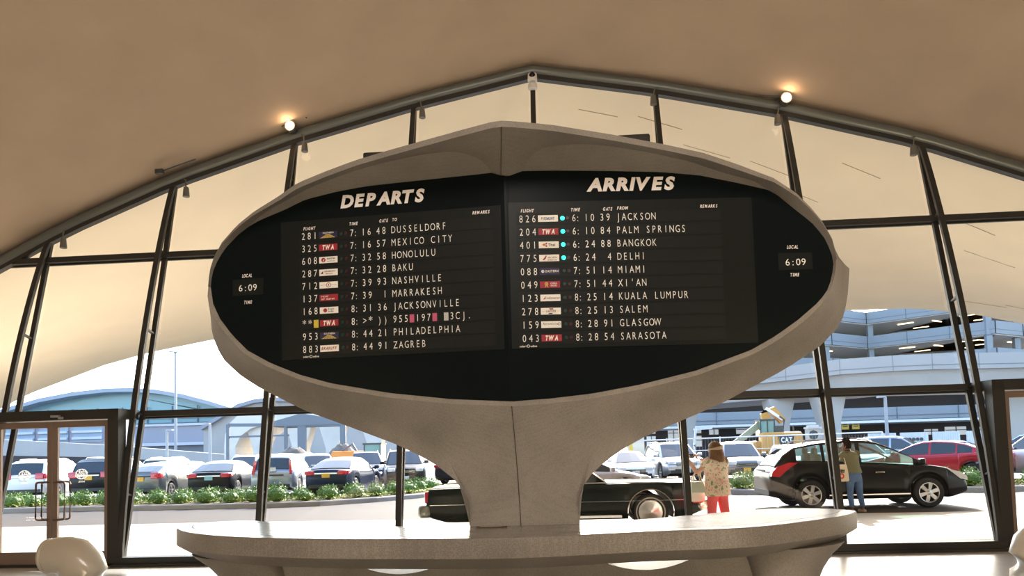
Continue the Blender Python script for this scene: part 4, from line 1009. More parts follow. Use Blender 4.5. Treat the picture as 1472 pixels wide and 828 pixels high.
b.add(*skin([(0, 0, .90), (-.10, 0, .80), (-.11, .03, .48), (-.125, 0, .16), (.10, 0, .80), (.13, -.02, .48), (.18, -.06, .16), (0, 0, 1.0), (0, 0, 1.06)], [(0, 1), (1, 2), (2, 3), (0, 4), (4, 5), (5, 6), (0, 7), (7, 8)], [(.17, .15), .118, .085, .092, .118, .085, .092, (.16, .13), (.14, .11)], 2))
b.build('trousers', cor, w, smooth=True, ang=80)
for sx, p in ((-1, (-.125, .05, .035)), (1, (.185, -.01, .035))):
    b = MB(); b.rbox(p, (.09, .25, .07), .035); b.build('shoe', mat('shoe_tan', (.4, .28, .18), .6), w, smooth=True)
hair = MB(); hm3 = hm
rows = [(.09, .10, -.06, -.235), (.125, .125, -.055, -.205), (.142, .140, -.045, -.14), (.136, .138, -.035, -.06), (.122, .130, -.025, .02), (.108, .120, -.018, .08), (.082, .095, -.014, .122), (.045, .055, -.012, .15), (.01, .012, -.01, .16)]
hair.loft([[Vector(hc) + hm3 @ Vector((rx*math.cos(2*PI*k/20), min(oy + ry*math.sin(2*PI*k/20), .035 if z < .07 else .09), z)) for k in range(20)] for rx, ry, oy, z in rows])
hair.build('hair', mat('hair_light_brown', (.17, .085, .038), .6, noise=(25, .35)), w, smooth=True, ang=70)
b = MB(); rings = []
for dz, sc in ((-.028, 1.02), (-.022, 1.06), (.022, 1.06), (.028, 1.02)):
    rings.append([Vector(hc) + hm @ Vector((.118*sc*math.cos(2*PI*k/20), -.025 + .128*sc*math.sin(2*PI*k/20), .025 + dz*1.2 + .25*(.108*math.cos(2*PI*k/20)) - .15*(.118*math.sin(2*PI*k/20)))) for k in range(20)])
b.loft(rings, cap=False); b.build('headband', mat('headband_cloth', (.55, .44, .32), .8), w, smooth=True)
RW = Matrix.Rotation(R(24), 3, 'Z')
def fromw(p): return Vector((3.20, 14.0, .012)) + RW @ Vector(p)
b = MB(); b.rbox((0, 0, 0), (.15, .012, .078), .006); b.box((.055, -.007, .022), (.02, .004, .02), 1)
o = b.build('phone', [blackm, chrome], smooth=True); tag(o, 'dark phone held up in both hands by the person in coral trousers', 'phone'); o.location = fromw((-.24, .425, 1.475)); o.rotation_euler = (0, 0, R(20))
hbag = empty('handbag', fromw((-.355, .10, .82)), R(20)); tag(hbag, 'small mint green handbag hanging from the arm of the person in coral trousers', 'handbag')
b = MB(); b.loft([[Vector((sx*wd/2, sy*dp/2, z)) for sx, sy in ((-1, -1), (1, -1), (1, 1), (-1, 1))] for z, wd, dp in ((0, .27, .10), (.01, .28, .11), (.10, .26, .10), (.19, .22, .06), (.20, .21, .05))]); b.build('bag_body', mat('mint_leather', (.55, .63, .55), .45), hbag)
for yy in (-.03, .03):
    b = MB(); b.tube([(-.08, yy, .19), (-.07, yy, .28), (-.03, yy*.6, .345), (.03, yy*.6, .345), (.07, yy, .28), (.08, yy, .19)], .008, 6); b.build('bag_strap', mat('strap_cream', (.7, .62, .5), .6), hbag, smooth=True)
b = MB(); b.loft([[Vector((sx*wd/2, sy*dp/2, z)) for sx, sy in ((-1, -1), (1, -1), (1, 1), (-1, 1))] for z, wd, dp in ((0, .26, .08), (.28, .30, .07), (.36, .28, .02))]); b.tube([(-.10, 0, .35), (-.07, 0, .50), (-.02, 0, .56), (.03, 0, .56), (.07, 0, .50), (.10, 0, .35)], .008, 6)
o = b.build('shopping_bag', mat('white_plastic', (.8, .76, .72), .5)); tag(o, 'plain white carrier bag behind the mint handbag', 'bag'); o.location = fromw((-.27, .20, .66)); o.rotation_euler = (0, 0, R(30))

# person in jeans at the side of the black crossover
px_, py_ = 7.30, 18.75
w = empty('person', (px_, py_, .0), R(14)); tag(w, 'person in olive tee and blue jeans leaning to the window of the black crossover', 'person')
V = [(0, 0, .95), (0, .03, 1.12), (-.01, .07, 1.30), (-.02, .08, 1.42), (-.03, .10, 1.48), (-.04, .12, 1.52),
     (-.19, .07, 1.38), (-.36, .18, 1.20), (-.27, .42, 1.33), (-.25, .45, 1.35), (.16, .08, 1.38), (.22, .30, 1.18), (-.02, .46, 1.30), (-.06, .48, 1.32),
     (-.09, 0, .88), (-.10, .03, .48), (-.09, -.02, .09), (-.10, .10, .03), (.10, -.01, .88), (.13, .0, .48), (.17, -.05, .09), (.19, .06, .03)]
Rd = [(.14, .12), (.13, .105), (.15, .105), (.07, .065), .052, .05, .058, .044, .032, .027, .058, .044, .032, .027, .09, .058, .038, .032, .09, .058, .038, .032]
bv = MB(); bv.add(*skin(V, Ed, Rd, 2)); hc = (-.055, .15, 1.575); hm = Matrix.Rotation(R(42), 3, 'Z')
hb = head_mesh(hc, hm, 1.0); bv.add(hb.v, hb.f)
bv.add(*hand((-.25, .45, 1.35), (.2, .5, .8), (.9, -.1, 0), (-.1, .8, .5), .3)); bv.add(*hand((-.06, .48, 1.32), (-.5, .3, .8), (-.3, .2, .4), (-.3, -.8, .4), .3))
bv.build('body', skin_d, w, smooth=True, ang=80); eyes(hc, hm, w)
b = MB(); ol = mat('olive_cotton', (.155, .15, .085), .85)
ringloft(b, [(0, .0, .198, .165, .93), (0, .0, .196, .162, .97), (0, .03, .17, .135, 1.10), (-.01, .06, .19, .14, 1.24), (-.015, .07, .205, .135, 1.34), (-.02, .08, .17, .115, 1.41), (-.025, .085, .10, .08, 1.445), (-.03, .09, .065, .06, 1.455)], n=26)
for s0_, el in ((Vector((-.18, .07, 1.375)), Vector((-.36, .18, 1.20))), (Vector((.155, .08, 1.375)), Vector((.22, .30, 1.18)))):
    b.tube([s0_ - (el - s0_)*.2, s0_, s0_.lerp(el, .35), s0_.lerp(el, .62)], [.075, .085, .075, .068], 12)
b.build('tee_shirt', ol, w, smooth=True, ang=60)
b = MB(); b.add(*skin([(0, 0, .89), (-.09, 0, .80), (-.10, .03, .48), (-.09, -.02, .10), (.10, -.01, .80), (.13, 0, .48), (.17, -.05, .10), (0, 0, .98), (0, .02, 1.05)], [(0, 1), (1, 2), (2, 3), (0, 4), (4, 5), (5, 6), (0, 7), (7, 8)], [(.165, .15), .118, .080, .058, .118, .080, .058, (.155, .125), (.13, .10)], 2))
b.build('jeans', mat('blue_denim', (.085, .16, .30), .8, noise=(9, .18)), w, smooth=True, ang=80)
for p in ((-.095, .04, .04), (.18, .01, .04)):
    b = MB(); b.rbox(p, (.09, .25, .08), .035); b.build('shoe', mat('shoe_tan', (.4, .28, .18), .6), w, smooth=True)
hair = MB(); rows = [(.070, .080, -.030, -.06), (.086, .100, -.022, -.01), (.092, .108, -.014, .05), (.092, .106, -.008, .10), (.085, .095, -.004, .145), (.06, .07, -.004, .175), (.02, .025, -.004, .19)]
hair.loft([[Vector(hc) + hm @ Vector((rx*math.cos(2*PI*k/20), min(oy + ry*math.sin(2*PI*k/20), .03 if z < .07 else .085), z)) for k in range(20)] for rx, ry, oy, z in rows])
for k in range(26):
    a = 2*PI*k/26; r_ = .07*((k*7 % 11)/11)**.5
    hair.ball(Vector(hc) + hm @ Vector((r_*math.cos(a), r_*math.sin(a) - .01, .165 + .02*((k*5) % 3)/3)), (.03, .03, .026), 6, 5)
hair.build('hair', mat('hair_dark', (.014, .009, .008), .9, spec=.15), w, smooth=True, ang=70)
RP = Matrix.Rotation(R(14), 3, 'Z')
def fromp(p): return Vector((px_, py_, 0)) + RP @ Vector(p)
tb = empty('tote_bag', fromp((-.29, .02, .74)), R(-4)); tag(tb, 'cream canvas tote bag with red and black print on the arm of person in jeans', 'bag')
b = MB(); b.loft([[Vector((sx*wd/2, sy*dp/2 + (.0), z)) for sx, sy in ((-1, -1), (1, -1), (1, 1), (-1, 1))] for z, wd, dp in ((0, .27, .10), (.04, .29, .11), (.22, .27, .10), (.36, .24, .05), (.40, .22, .03))]); b.build('bag_body', mat('cream_canvas', (.72, .62, .46), .85), tb)
b = MB(); b.tube([(-.08, .0, .39), (-.05, .02, .50), (.02, .05, .60), (.06, .05, .60), (.09, .02, .50), (.10, 0, .39)], .010, 6); b.build('bag_strap', mat('strap_cream', (.7, .62, .5), .6), tb, smooth=True)
b = MB(); yq = -.058
for k in range(12):
    a0, a1 = 2*PI*k/12, 2*PI*(k + 1)/12
    b.add([(-.02 + r_*math.cos(a), yq, .13 + r_*1.15*math.sin(a)) for a in (a0, a1) for r_ in (.028, .062)], [(0, 1, 3, 2)], 0)
for k in range(4): b.add([(-.07 + .03*k, yq, .20), (-.05 + .03*k, yq, .20), (-.035 + .03*k, yq, .30 - .01*k), (-.055 + .03*k, yq, .29)], [(0, 1, 2, 3)], 1)
b.add([(-.08, yq, .235), (.05, yq, .255), (.05, yq, .27), (-.08, yq, .25)], [(0, 1, 2, 3)], 1)
b.build('bag_print', [mat('print_red', (.62, .07, .05), .7), mat('print_black', (.03, .03, .03), .7)], tb)
bp_ = MB(); bp_.rbox((0, 0, 0), (.20, .09, .26), .04); bp_.tube([(-.06, 0, .12), (0, 0, .20), (.06, 0, .12)], .008, 6)
o = bp_.build('bag', mat('dark_bag', (.02, .022, .026), .6), smooth=True); tag(o, 'black bag hanging beneath the cream tote bag', 'bag'); o.location = fromp((-.27, .08, .60))
b = MB(); b.rbox((0, 0, 0), (.075, .012, .15), .006); b.box((.02, -.007, .05), (.02, .004, .02), 1)
o = b.build('phone', [blackm, chrome], smooth=True); tag(o, 'dark phone in the hands of the person in jeans', 'phone'); o.location = fromp((-.155, .545, 1.42)); o.rotation_euler = (R(-15), 0, R(14))
# ------------------------------------------------------------------ planting
leafm = [mat('leaf_green', (.085, .18, .025), .6, noise=(4, .3)), mat('leaf_light', (.19, .31, .05), .6)]
def shrub_mesh(seed, rad=.42, hh=.55, n=520):
    q = random.Random(seed); b = MB(); b.ball((0, 0, hh*.42), (rad*.72, rad*.72, hh*.42), 12, 7)
    for k in range(n):
        a, u = q.uniform(0, 2*PI), q.uniform(.02, 1); r_ = math.sqrt(1 - u*u*.96); d = Vector((r_*math.cos(a), r_*math.sin(a), u)); rr0 = q.uniform(.80, 1.06)
        c = Vector((d.x*rad*rr0, d.y*rad*rr0, .04 + d.z*hh*rr0)); t = Vector((q.uniform(-1, 1), q.uniform(-1, 1), q.uniform(-.3, 1))).normalized(); s_ = d.cross(t).normalized(); l = q.uniform(.035, .07)
        t = (t + d*.6).normalized(); b.add([c - s_*l*.4, c + t*l*.3 - s_*l*.05, c + s_*l*.4, c + t*l*1.5], [(0, 1, 2, 3)], 1 if q.random() < .35 else 0)
    o = b.build('shrub', leafm); me = o.data; bpy.data.objects.remove(o); return me
SH = [shrub_mesh(k) for k in (3, 5, 8, 13)]
ORD = 'first second third fourth fifth sixth seventh eighth ninth tenth'.split()
FRONT = [('the white SUV', -21.0), ('the black SUV at the door', -18.0), ('the grey hatchback', -15.4), ('the black sedan', -12.6), ('the silver wagon', -10.0), ('the navy luxury sedan', -7.6), ('the nose-on black SUV', -3)]
def curb_pts(cv, d, s0, step, n):
    pts = resample([Vector((*p, 0)) for p in inset(cv, d)], 400); out = []; acc = 0; nxt = s0
    for a, c in zip(pts, pts[1:]):
        acc += (c - a).length
        if acc >= nxt and len(out) < n: out.append(c.copy()); nxt += step
    return out
q = random.Random(11); cnt = {}
rows = [('front', curb_pts([(-22.6, 25.88)] + CURB[1:], .75, .1, .93, 23)), ('back', curb_pts([(-22.6, 25.88)] + CURB[1:], 1.6, .5, 1.08, 18))]
for rn, pts in rows:
    for p in pts:
        o = bpy.data.objects.new('shrub', SH[q.randrange(4)]); COL.objects.link(o); s_ = q.uniform(.80, 1.02)
        o.location = (p.x + q.uniform(-.08, .08), p.y + q.uniform(-.08, .08), .15); o.scale = (s_, s_, s_*q.uniform(.85, 1.05)); o.rotation_euler = (0, 0, q.uniform(0, 6))
        nm = next(n_ for n_, x in FRONT if p.x <= x); k = cnt.setdefault((rn, nm), 0); cnt[(rn, nm)] += 1
        tag(o, '%s rounded green shrub from the left before %s, %s row' % (ORD[k], nm, rn), 'shrub', 'rounded shrubs along the left planting strip')
for grp, where, xs_ in (('shrubs right of the woman', 'between the grey wagon and the black crossover', [(6.55, 27.3), (7.4, 26.85), (8.3, 26.5), (7.0, 28.2)]), ('shrubs below the red sedan', 'below the red sedan', [(11.6, 25.9), (12.55, 25.75), (13.45, 25.75), (14.35, 25.8), (15.6, 25.9), (13.0, 26.65)])):
    for k, (x, y) in enumerate(xs_):
        o = bpy.data.objects.new('shrub', SH[k % 4]); COL.objects.link(o); o.location = (x, y, .15); o.rotation_euler = (0, 0, k); o.scale = (1.05, 1.05, 1.0)
        tag(o, '%s rounded green shrub %s' % (ORD[k], where), 'shrub', grp)
for nm, cv, x0, x1 in (('ground_cover_leaves', CURB, -22, -4.6), ('ground_cover_leaves', CURBR, 5.5, 16)):
    b = MB(); pts = [p for p in resample([Vector((*p, 0)) for p in cv], 900) if x0 < p.x < x1]
    for p in pts:
        for k in range(9):
            y_ = q.uniform(.3, 2.0 if x0 < 0 else 1.3); c = Vector((p.x + q.uniform(-.1, .1), p.y + y_, .17 + q.uniform(0, .12))); a = q.uniform(0, 6); l = q.uniform(.05, .10)
            d = Vector((math.cos(a), math.sin(a), q.uniform(.1, .8)))*l; s_ = Vector((-d.y, d.x, 0))*.35
            b.add([c - s_, c + s_, c + d + s_*.5, c + d - s_*.5], [(0, 1, 2, 3)])
    o = b.build(nm, mat('leaf_yellow', (.38, .42, .07), .7)); tag(o, 'low yellow green ground cover between the shrubs of the ' + ('left strip' if x0 < 0 else 'right strip'), 'ground cover', kind='stuff')

# ------------------------------------------------------------------ far left: terminal, ramp, works
tglass = mat('terminal_glass', (.17, .32, .37), .25, spec=.6); tglass2 = mat('terminal_glass_dark', (.14, .29, .34), .3)
lav = mat('pale_panel', (.27, .28, .33), .7); pale = mat('pale_concrete', (.38, .365, .355), .8, noise=(.3, .06)); bluegrey = mat('blue_grey_steel', (.14, .165, .195), .6); haze = mat('hazed_roof_metal', (.28, .32, .38), .5)  # roof metal tinted blue to hold the distance haze in its colour
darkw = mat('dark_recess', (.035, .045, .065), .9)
t = empty('terminal_building', (-100, 170, 0)); tag(t, 'long blue glass airport terminal with one arched metal roof far beyond the cars', 'building')
ARC = [(-150, 8.0), (-140, 11.4), (-130, 14.6), (-120, 17.0), (-112, 18.2), (-104, 18.8), (-98, 18.7), (-92, 18.1), (-86, 16.9), (-80, 15.2), (-74, 13.2), (-66, 10.2), (-60, 7.5)]
def rel(e, o): o.parent = e; o.matrix_parent_inverse = Matrix.Translation(-Vector(e.location)); return o
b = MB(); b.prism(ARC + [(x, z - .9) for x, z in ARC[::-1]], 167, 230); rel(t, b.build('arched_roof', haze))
b = MB(); b.prism([(x, z - .85) for x, z in ARC[1:-1]] + [(-66, 9.8), (-140, 9.8)], 171, 225); rel(t, b.build('glass_wall', tglass))
b = MB(); b.prism([(-140, 9.8), (-60, 9.8), (-60, 13.9), (-70, 14.8), (-140, 14.0)][:2] + [(-62, 12.2), (-140, 12.2)], 170.6, 171); rel(t, b.build('glass_band', tglass2))
b = MB()
for x in range(-138, -64, 6): b.box((x, 170.4, 12), (.25, .3, 5.0))
for z in (10.6, 11.6): b.box((-102, 170.4, z), (76, .25, .18))
rel(t, b.build('glazing_bars', bluegrey))
b = MB(); b.box((-100, 169, 7.9), (84, 6, 3.8)); b.box((-100, 168.6, 9.9), (84, 6.4, .5), 1); b.box((-100, 168.4, 5.6), (84, 6.4, .7), 1); b.box((-100, 169.5, 3.0), (84, 6, 4.6), 2); rel(t, b.build('lower_wall', [lav, mat('white_band', (.46, .48, .53), .7), bluegrey]))
t = empty('domed_building', (-43, 120, 0)); tag(t, 'pale grey building with a low curved roof right of the arched terminal', 'building')
HUMP = [(-58, 7.2), (-54, 9.4), (-51.9, 10.6), (-49.2, 11.3), (-46, 11.5), (-42, 11.2), (-38, 10.2), (-33, 8.2), (-26, 5.6)]
b = MB(); b.prism(HUMP + [(x, z - .6) for x, z in HUMP[::-1]], 119, 150); rel(t, b.build('curved_roof', lav))
b = MB(); b.prism([(x, z - .5) for x, z in HUMP] + [(-26, 0), (-58, 0)], 120, 149); rel(t, b.build('wall', pale))
t = empty('elevated_ramp', (-55, 90, 0)); tag(t, 'concrete road ramp falling gently to the right behind the parked cars', 'ramp')
b = MB(); b.prism([(-95, 7.0), (-69.4, 5.0), (-55.5, 3.9), (-39.3, 2.2), (-31, 1.3), (-31, .6), (-39.3, 1.0), (-55.4, 2.4), (-69.3, 3.0), (-95, 4.6)], 90, 91); rel(t, b.build('parapet_wall', pale))
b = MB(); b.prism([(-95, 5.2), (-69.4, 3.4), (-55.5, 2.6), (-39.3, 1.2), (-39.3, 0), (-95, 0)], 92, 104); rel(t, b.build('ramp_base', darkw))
t = empty('louvred_building', (-80, 112, 0)); tag(t, 'low service building with grey louvred bays above the concrete ramp', 'building')
b = MB(); b.box((-91.3, 116, 5), (43.4, 8, 9.6)); rel(t, b.build('wall', mat('lavender_wall', (.34, .325, .37), .8)))
for k in range(8):
    b = MB(); x = -110 + 5.4*k; b.box((x, 111.9, 6.8), (4.6, .3, 3.6), 0)
    for z in (5.6, 6.6, 7.6): b.box((x, 111.6, z), (4.6, .5, .35), 1)
    rel(t, b.build('louvre_panel', [mat('louvre_blue', (.30, .36, .46), .6), mat('louvre_pale', (.5, .55, .64), .6)]))
t = empty('concrete_overpass', (-28, 80, 0)); tag(t, 'unfinished concrete overpass with rounded end and flared piers beyond the steel frame', 'overpass')
ovc = mat('warm_concrete', (.66, .61, .55), .85, noise=(.5, .08))
b = MB(); b.prism([(-36.2, 3.0), (-36.1, 4.4), (-35.6, 5.6), (-34.6, 6.5), (-33.2, 7.0), (-12, 7.2), (-12, 5.6), (-31.5, 5.4), (-33.2, 5.0), (-34.4, 4.2), (-35.0, 3.0), (-35.0, 1.2), (-36.2, 1.2)], 80, 90); rel(t, b.build('deck', ovc))
for x in (-32.6, -28.2, -24.6, -20.0):
    b = MB(); b.prism([(x - .65, 0), (x + .65, 0), (x + .65, 2.6), (x + 1.5, 5.5), (x - 1.5, 5.5), (x - .65, 2.6)], 80.6, 82.4); rel(t, b.build('pier', ovc))
t = empty('steel_shelter', (-25, 68, 0)); tag(t, 'blue grey steel frame shelter with posts and shallow roof before the overpass', 'shelter')
b = MB()
b.bar((-30.3, 68, 4.85), (-19.4, 68, 4.55), .22, .30); b.bar((-30.3, 68, 3.75), (-24.6, 68, 3.75), .16, .16); rel(t, b.build('beam', bluegrey))
for x, h, w_ in ((-30.3, 4.9, .28), (-24.9, 4.7, .25), (-23.4, 6.7, .75), (-19.6, 4.6, .5)):
    b = MB(); b.box((x, 68, h/2), (w_, .3, h)); rel(t, b.build('post', bluegrey))
b = MB(); b.prism([(-26.6, 4.9), (-23.4, 5.7), (-19.4, 5.0), (-19.4, 4.6), (-26.6, 4.6)], 67.8, 73); rel(t, b.build('roof_panel', bluegrey))
dirtm = mat('dirt', (.17, .14, .12), .95, noise=(2.5, .35), bump=(6, .6))
for k, (x, y, rx, hz_, lb) in enumerate([(-21.2, 60, 1.85, 2.6, 'brown dirt mound behind the white vehicle with roof rails'), (-17.6, 61, 1.65, 2.75, 'brown dirt mound behind the silver crossover'), (-25, 61, 1.85, 1.9, 'low brown dirt mound beside the steel shelter post')]):
    b = MB(); rings = []; qq = random.Random(k)
    for z in (0, .2, .45, .7, .88, .97): rings.append([Vector((rx*math.sqrt(1 - z**1.6)*math.cos(2*PI*i/20)*qq.uniform(.86, 1.12), 2*math.sqrt(1 - z**1.6)*math.sin(2*PI*i/20)*qq.uniform(.86, 1.12), hz_*z*qq.uniform(.94, 1.04))) for i in range(20)])
    b.loft(rings); o = b.build('dirt_mound', dirtm, smooth=True); o.location = (x, y, 0); tag(o, lb, 'dirt mound')
orange = mat('machine_orange', (.75, .25, .03), .5); cat = mat('machine_yellow', (.55, .27, .05), .5); cabg = mat('cab_glass', (.16, .30, .27), .1); hose = mat('machine_dark', (.06, .065, .06), .6)
t = empty('loader', (-13.6, 52, 0)); tag(t, 'small orange loader with a green glazed cab behind the parked cars', 'construction machine')
b = MB(); b.rbox((-.8, 0, 1.4), (2.2, 1.6, 1.3), .15); rel2 = b.build('body', orange, t, True)
b = MB(); b.box((.95, 0, 1.75), (1.15, 1.4, 1.4)); b.build('cab', cabg, t); b = MB(); b.box((.95, 0, 2.48), (1.3, 1.5, .12))
for sx in (-.55, .55): b.box((.95 + sx, -.7, 1.75), (.08, .08, 1.5))
b.build('cab_frame', hose, t); b = MB(); b.tube([(-.9, -.4, 1.3), (-1.2, -.4, 2.1), (-.5, -.4, 2.5), (0, -.4, 1.6)], .10, 8); b.build('boom', mat('boom_blue', (.12, .13, .15), .5), t)
for x in (-1.2, .9):
    for y in (-.8, .8): b = MB(); b.lathe([(.2, -.15), (.48, -.15), (.5, 0), (.48, .15), (.2, .15)], (x, y, .5), 20, 'Y'); b.build('wheel', tirem, t, True)
def pole(label, x, y, h, r_, arm=None, col=None):
    e = empty('lamp_post', (x, y, 0)); tag(e, label, 'lamp post'); b = MB(); b.tube([(0, 0, 0), (0, 0, h)], [r_*1.3, r_], 10); b.build('pole', col or mat('post_pale', (.36, .375, .39), .5), e, True)
    b = MB()
    if arm: b.box((arm/2, 0, h + .02), (abs(arm), .35, .10))
    else:
        for a in (0, 2.1, 4.2): b.box((.55*math.cos(a), .55*math.sin(a), h), (.9, .4, .15), rot=a)
    b.build('lamp_head', mat('post_pale', (.36, .375, .39), .5), e); return e
pole('tall thin mast of floodlights against the white sky above the arched terminal', -57.4, 110, 18.0, .17)
pole('short pale lamp post on the concrete ramp behind the grey hatchback', -31.8, 60, 4.2, .10, .5)
pole('pale lamp post behind the charcoal sedan before the domed building', -28.2, 60, 4.6, .10, -.6)
pole('flat headed lamp post rising behind the black crossover bonnet', 18.75, 45, 4.2, .085, -.42)
b = MB(); b.rbox((0, 0, .6), (2.4, 1, 1.2), .1); o = b.build('concrete_block', pale); o.location = (-24.2, 52, 0); tag(o, 'pale concrete block behind the grey hatchback roof', 'block')
for k, (x, y, lb) in enumerate([(-30.0, 74, 'orange traffic drum between the overpass piers'), (-16.6, 46.5, 'orange traffic drum behind the charcoal sedan'), (-17.6, 47, 'orange traffic drum behind the white nose-on vehicle')]):
    b = MB(); b.lathe([(.34, 0), (.34, .08), (.28, .1), (.25, .45), (.25, .5), (.22, .9), (.18, 1.0), (.05, 1.05)], n=16)
    b.lathe([(.268, .3), (.262, .42)], n=16, mi=1, cap=False); b.lathe([(.245, .6), (.24, .72)], n=16, mi=1, cap=False); o = b.build('traffic_drum', [mat('drum_orange', (.85, .16, .05), .6), whitep], smooth=True); o.location = (x, y, 0); tag(o, lb, 'traffic drum')

# ------------------------------------------------------------------ far right: garage, viaduct, works
parap = mat('hazed_parapet', (.26, .285, .31), .75, noise=(.15, .05)); slabm = mat('garage_soffit', (.75, .74, .72), .85); gdark = mat('garage_inside', (.72, .72, .72), .9); striplit = mat('strip_lamp', (1, .8, .5), .5, emit=(1, .72, .38), estr=3.0)  # parapet colour carries the bluish haze of distance
t = empty('parking_garage', (40, 95, 0)); tag(t, 'blue grey multi-storey parking garage with long parapet bands and lit ceilings', 'parking garage')
GP = [(12, 86.0), (25.6, 88.6), (31.6, 90.6), (37.3, 95.0), (47.2, 85.7), (51.9, 88.9), (63.0, 96.0), (75, 104)]
def shift(P, d): return inset(P, d)
def band(P, z0, z1, d0, d1):
    b = MB(); A, B = shift(P, d0), shift(P, d1); b.loft([[Vector((*p, z0)), Vector((*p, z1)), Vector((*r_, z1)), Vector((*r_, z0))] for p, r_ in zip(A, B)]); return b
for k, z in enumerate((17.4, 14.45, 11.5, 8.55)):
    b = band(GP, z - 1.4, z, 0, .3)
    for a, c in zip(GP, GP[1:]):
        n_ = max(1, int((Vector(c) - Vector(a)).length/4))
        for i in range(n_ + 1):
            p = Vector(a).lerp(Vector(c), i/n_); b.box((p.x, p.y - .01, z - .7), (.05, .10, 1.4), 1)
    b.loft([[Vector((p[0], p[1] - .03, z - .95)), Vector((p[0], p[1] - .03, z - .9)), Vector((p[0], p[1] + .05, z - .9)), Vector((p[0], p[1] + .05, z - .95))] for p in GP], mi=1)
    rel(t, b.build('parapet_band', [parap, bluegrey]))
    b = band(GP, z - 1.5, z - 1.2, .3, 16); rel(t, b.build('floor_slab', slabm))
b = band(GP, 0, 16, 15, 16); rel(t, b.build('inner_wall', gdark))
for k, z in enumerate((15.8, 12.85, 9.9)):
    for a, c in zip(GP[1:], GP[2:]):
        n_ = max(1, int((Vector(c) - Vector(a)).length/6))
        for i in range(n_):
            p = Vector(a).lerp(Vector(c), (i + .5)/n_); dd = (Vector(c) - Vector(a)).normalized(); nn = Vector((-dd.y, dd.x)); b = MB()
            for d_ in (3, 8): s_ = p + nn*d_; b.bar((s_.x - dd.x*.9, s_.y - dd.y*.9, z + .02), (s_.x + dd.x*.9, s_.y + dd.y*.9, z + .02), .12, .08)
            rel(t, b.build('ceiling_lamp', striplit))
            if i: continue
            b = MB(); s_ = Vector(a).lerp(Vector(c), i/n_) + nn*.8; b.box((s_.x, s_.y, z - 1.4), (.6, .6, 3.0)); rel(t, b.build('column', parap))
b = MB(); b.box((32, 80.5, 4.5), (46, 1, 1.3), 0); b.box((32, 84, 3.75), (46, 8, .3), 1)
for x in range(10, 55, 6): b.box((x, 79.95, 4.5), (.06, .1, 1.3), 2)
b.box((32, 79.95, 4.3), (46, .06, .06), 2)
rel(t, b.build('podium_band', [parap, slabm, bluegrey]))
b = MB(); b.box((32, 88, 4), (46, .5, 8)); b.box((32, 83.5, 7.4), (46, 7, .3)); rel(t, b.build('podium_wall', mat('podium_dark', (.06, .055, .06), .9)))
for x0, z0, w_, h_ in ((9.6, 3.3, 1.0, 1.2), (9.6, 1.6, 1.0, 1.4), (12.0, 1.5, 1.2, 3.0), (14.2, 3.2, 1.5, 1.0), (14.2, 1.7, 1.5, 1.2), (16.6, 3.0, 1.0, 1.0), (19.6, 3.0, 4.0, .8), (40, 2.3, 1.4, .6), (42.2, 2.2, 2.2, .9), (45.2, 2.2, .9, .8)):
    b = MB(); b.box((x0 + w_/2, 87.6, z0 + h_/2), (w_, .2, h_), 0); b.box((x0 + w_/2, 87.45, z0 + h_/2), (.08, .1, h_), 1); b.box((x0 + w_/2, 87.45, z0 + h_*.6), (w_, .1, .08), 1); rel(t, b.build('window', [mat('far_window', (.55, .58, .6), .4, emit=(.7, .75, .8), estr=.35), bluegrey]))
for x in (29.0, 30.05):
    b = MB(); b.box((x, 80.5, 3.42), (.72, .08, .8)); b.box((x, 80.45, 3.52), (.45, .02, .10), 1); b.box((x, 80.45, 3.32), (.45, .02, .10), 1); b.box((x, 80.5, 3.83), (.5, .05, .06), 1); o = b.build('hanging_sign', [mat('sign_yellow', (.52, .34, .03), .5), grillem]); tag(o, 'yellow clearance sign under the garage, %s of the pair by the pier' % ('left' if x < 29.5 else 'right'), 'sign', 'yellow garage signs')
t = empty('viaduct', (20, 52, 0)); tag(t, 'pale concrete viaduct on flared piers crossing in front of the parking garage', 'viaduct')
VP = [(6, 66), (10.9, 61.0), (12.7, 59.0), (16.1, 55.0), (18.6, 51.5), (21.5, 50.3), (23.8, 50.0), (30.0, 51.0), (34.4, 52.0), (44, 54), (56, 57)]
b = band(VP, 6.15, 7.15, 0, .3)
for a, c in zip(VP, VP[1:]):
    n_ = max(1, int((Vector(c) - Vector(a)).length/2.6))
    for i in range(n_): p = Vector(a).lerp(Vector(c), i/n_); b.box((p.x, p.y - .005, 6.65), (.03, .04, 1.0), 1)
b.loft([[Vector((p[0], p[1] - .04, 6.42)), Vector((p[0], p[1] - .04, 6.46)), Vector((p[0], p[1] + .05, 6.46)), Vector((p[0], p[1] + .05, 6.42))] for p in VP], mi=1)
rel(t, b.build('parapet', [pale, mat('joint_grey', (.25, .25, .25), .8)]))
b = MB(); A = [shift(VP, d) for d in (.25, .45, .9, 8, 8.2)]
b.loft([[Vector((*A[0][i], 6.2)), Vector((*A[1][i], 5.9)), Vector((*A[2][i], 5.0)), Vector((*A[3][i], 5.0)), Vector((*A[4][i], 6.2))] for i in range(len(VP))])
rel(t, b.build('girder', mat('girder_concrete', (.44, .42, .40), .85, noise=(.4, .07))))
for x, y, k in ((16.3, 57.0, 1.0), (18.75, 53.6, 1.0), (31.2, 54.5, 1.05), (10.6, 64, 1.0), (41, 57, 1.0)):
    b = MB(); b.prism([(x - .48*k, 0), (x + .48*k, 0), (x + .48*k, 3.1), (x + .95*k, 5.02), (x - .95*k, 5.02), (x - .48*k, 3.1)], y, y + 2.2); rel(t, b.build('pier', mat('pier_concrete', (.42, .40, .38), .85)))
t = empty('excavator', (12.8, 45, 0)); tag(t, 'yellow excavator with black badge on its counterweight, behind the black crossover roof', 'construction machine')
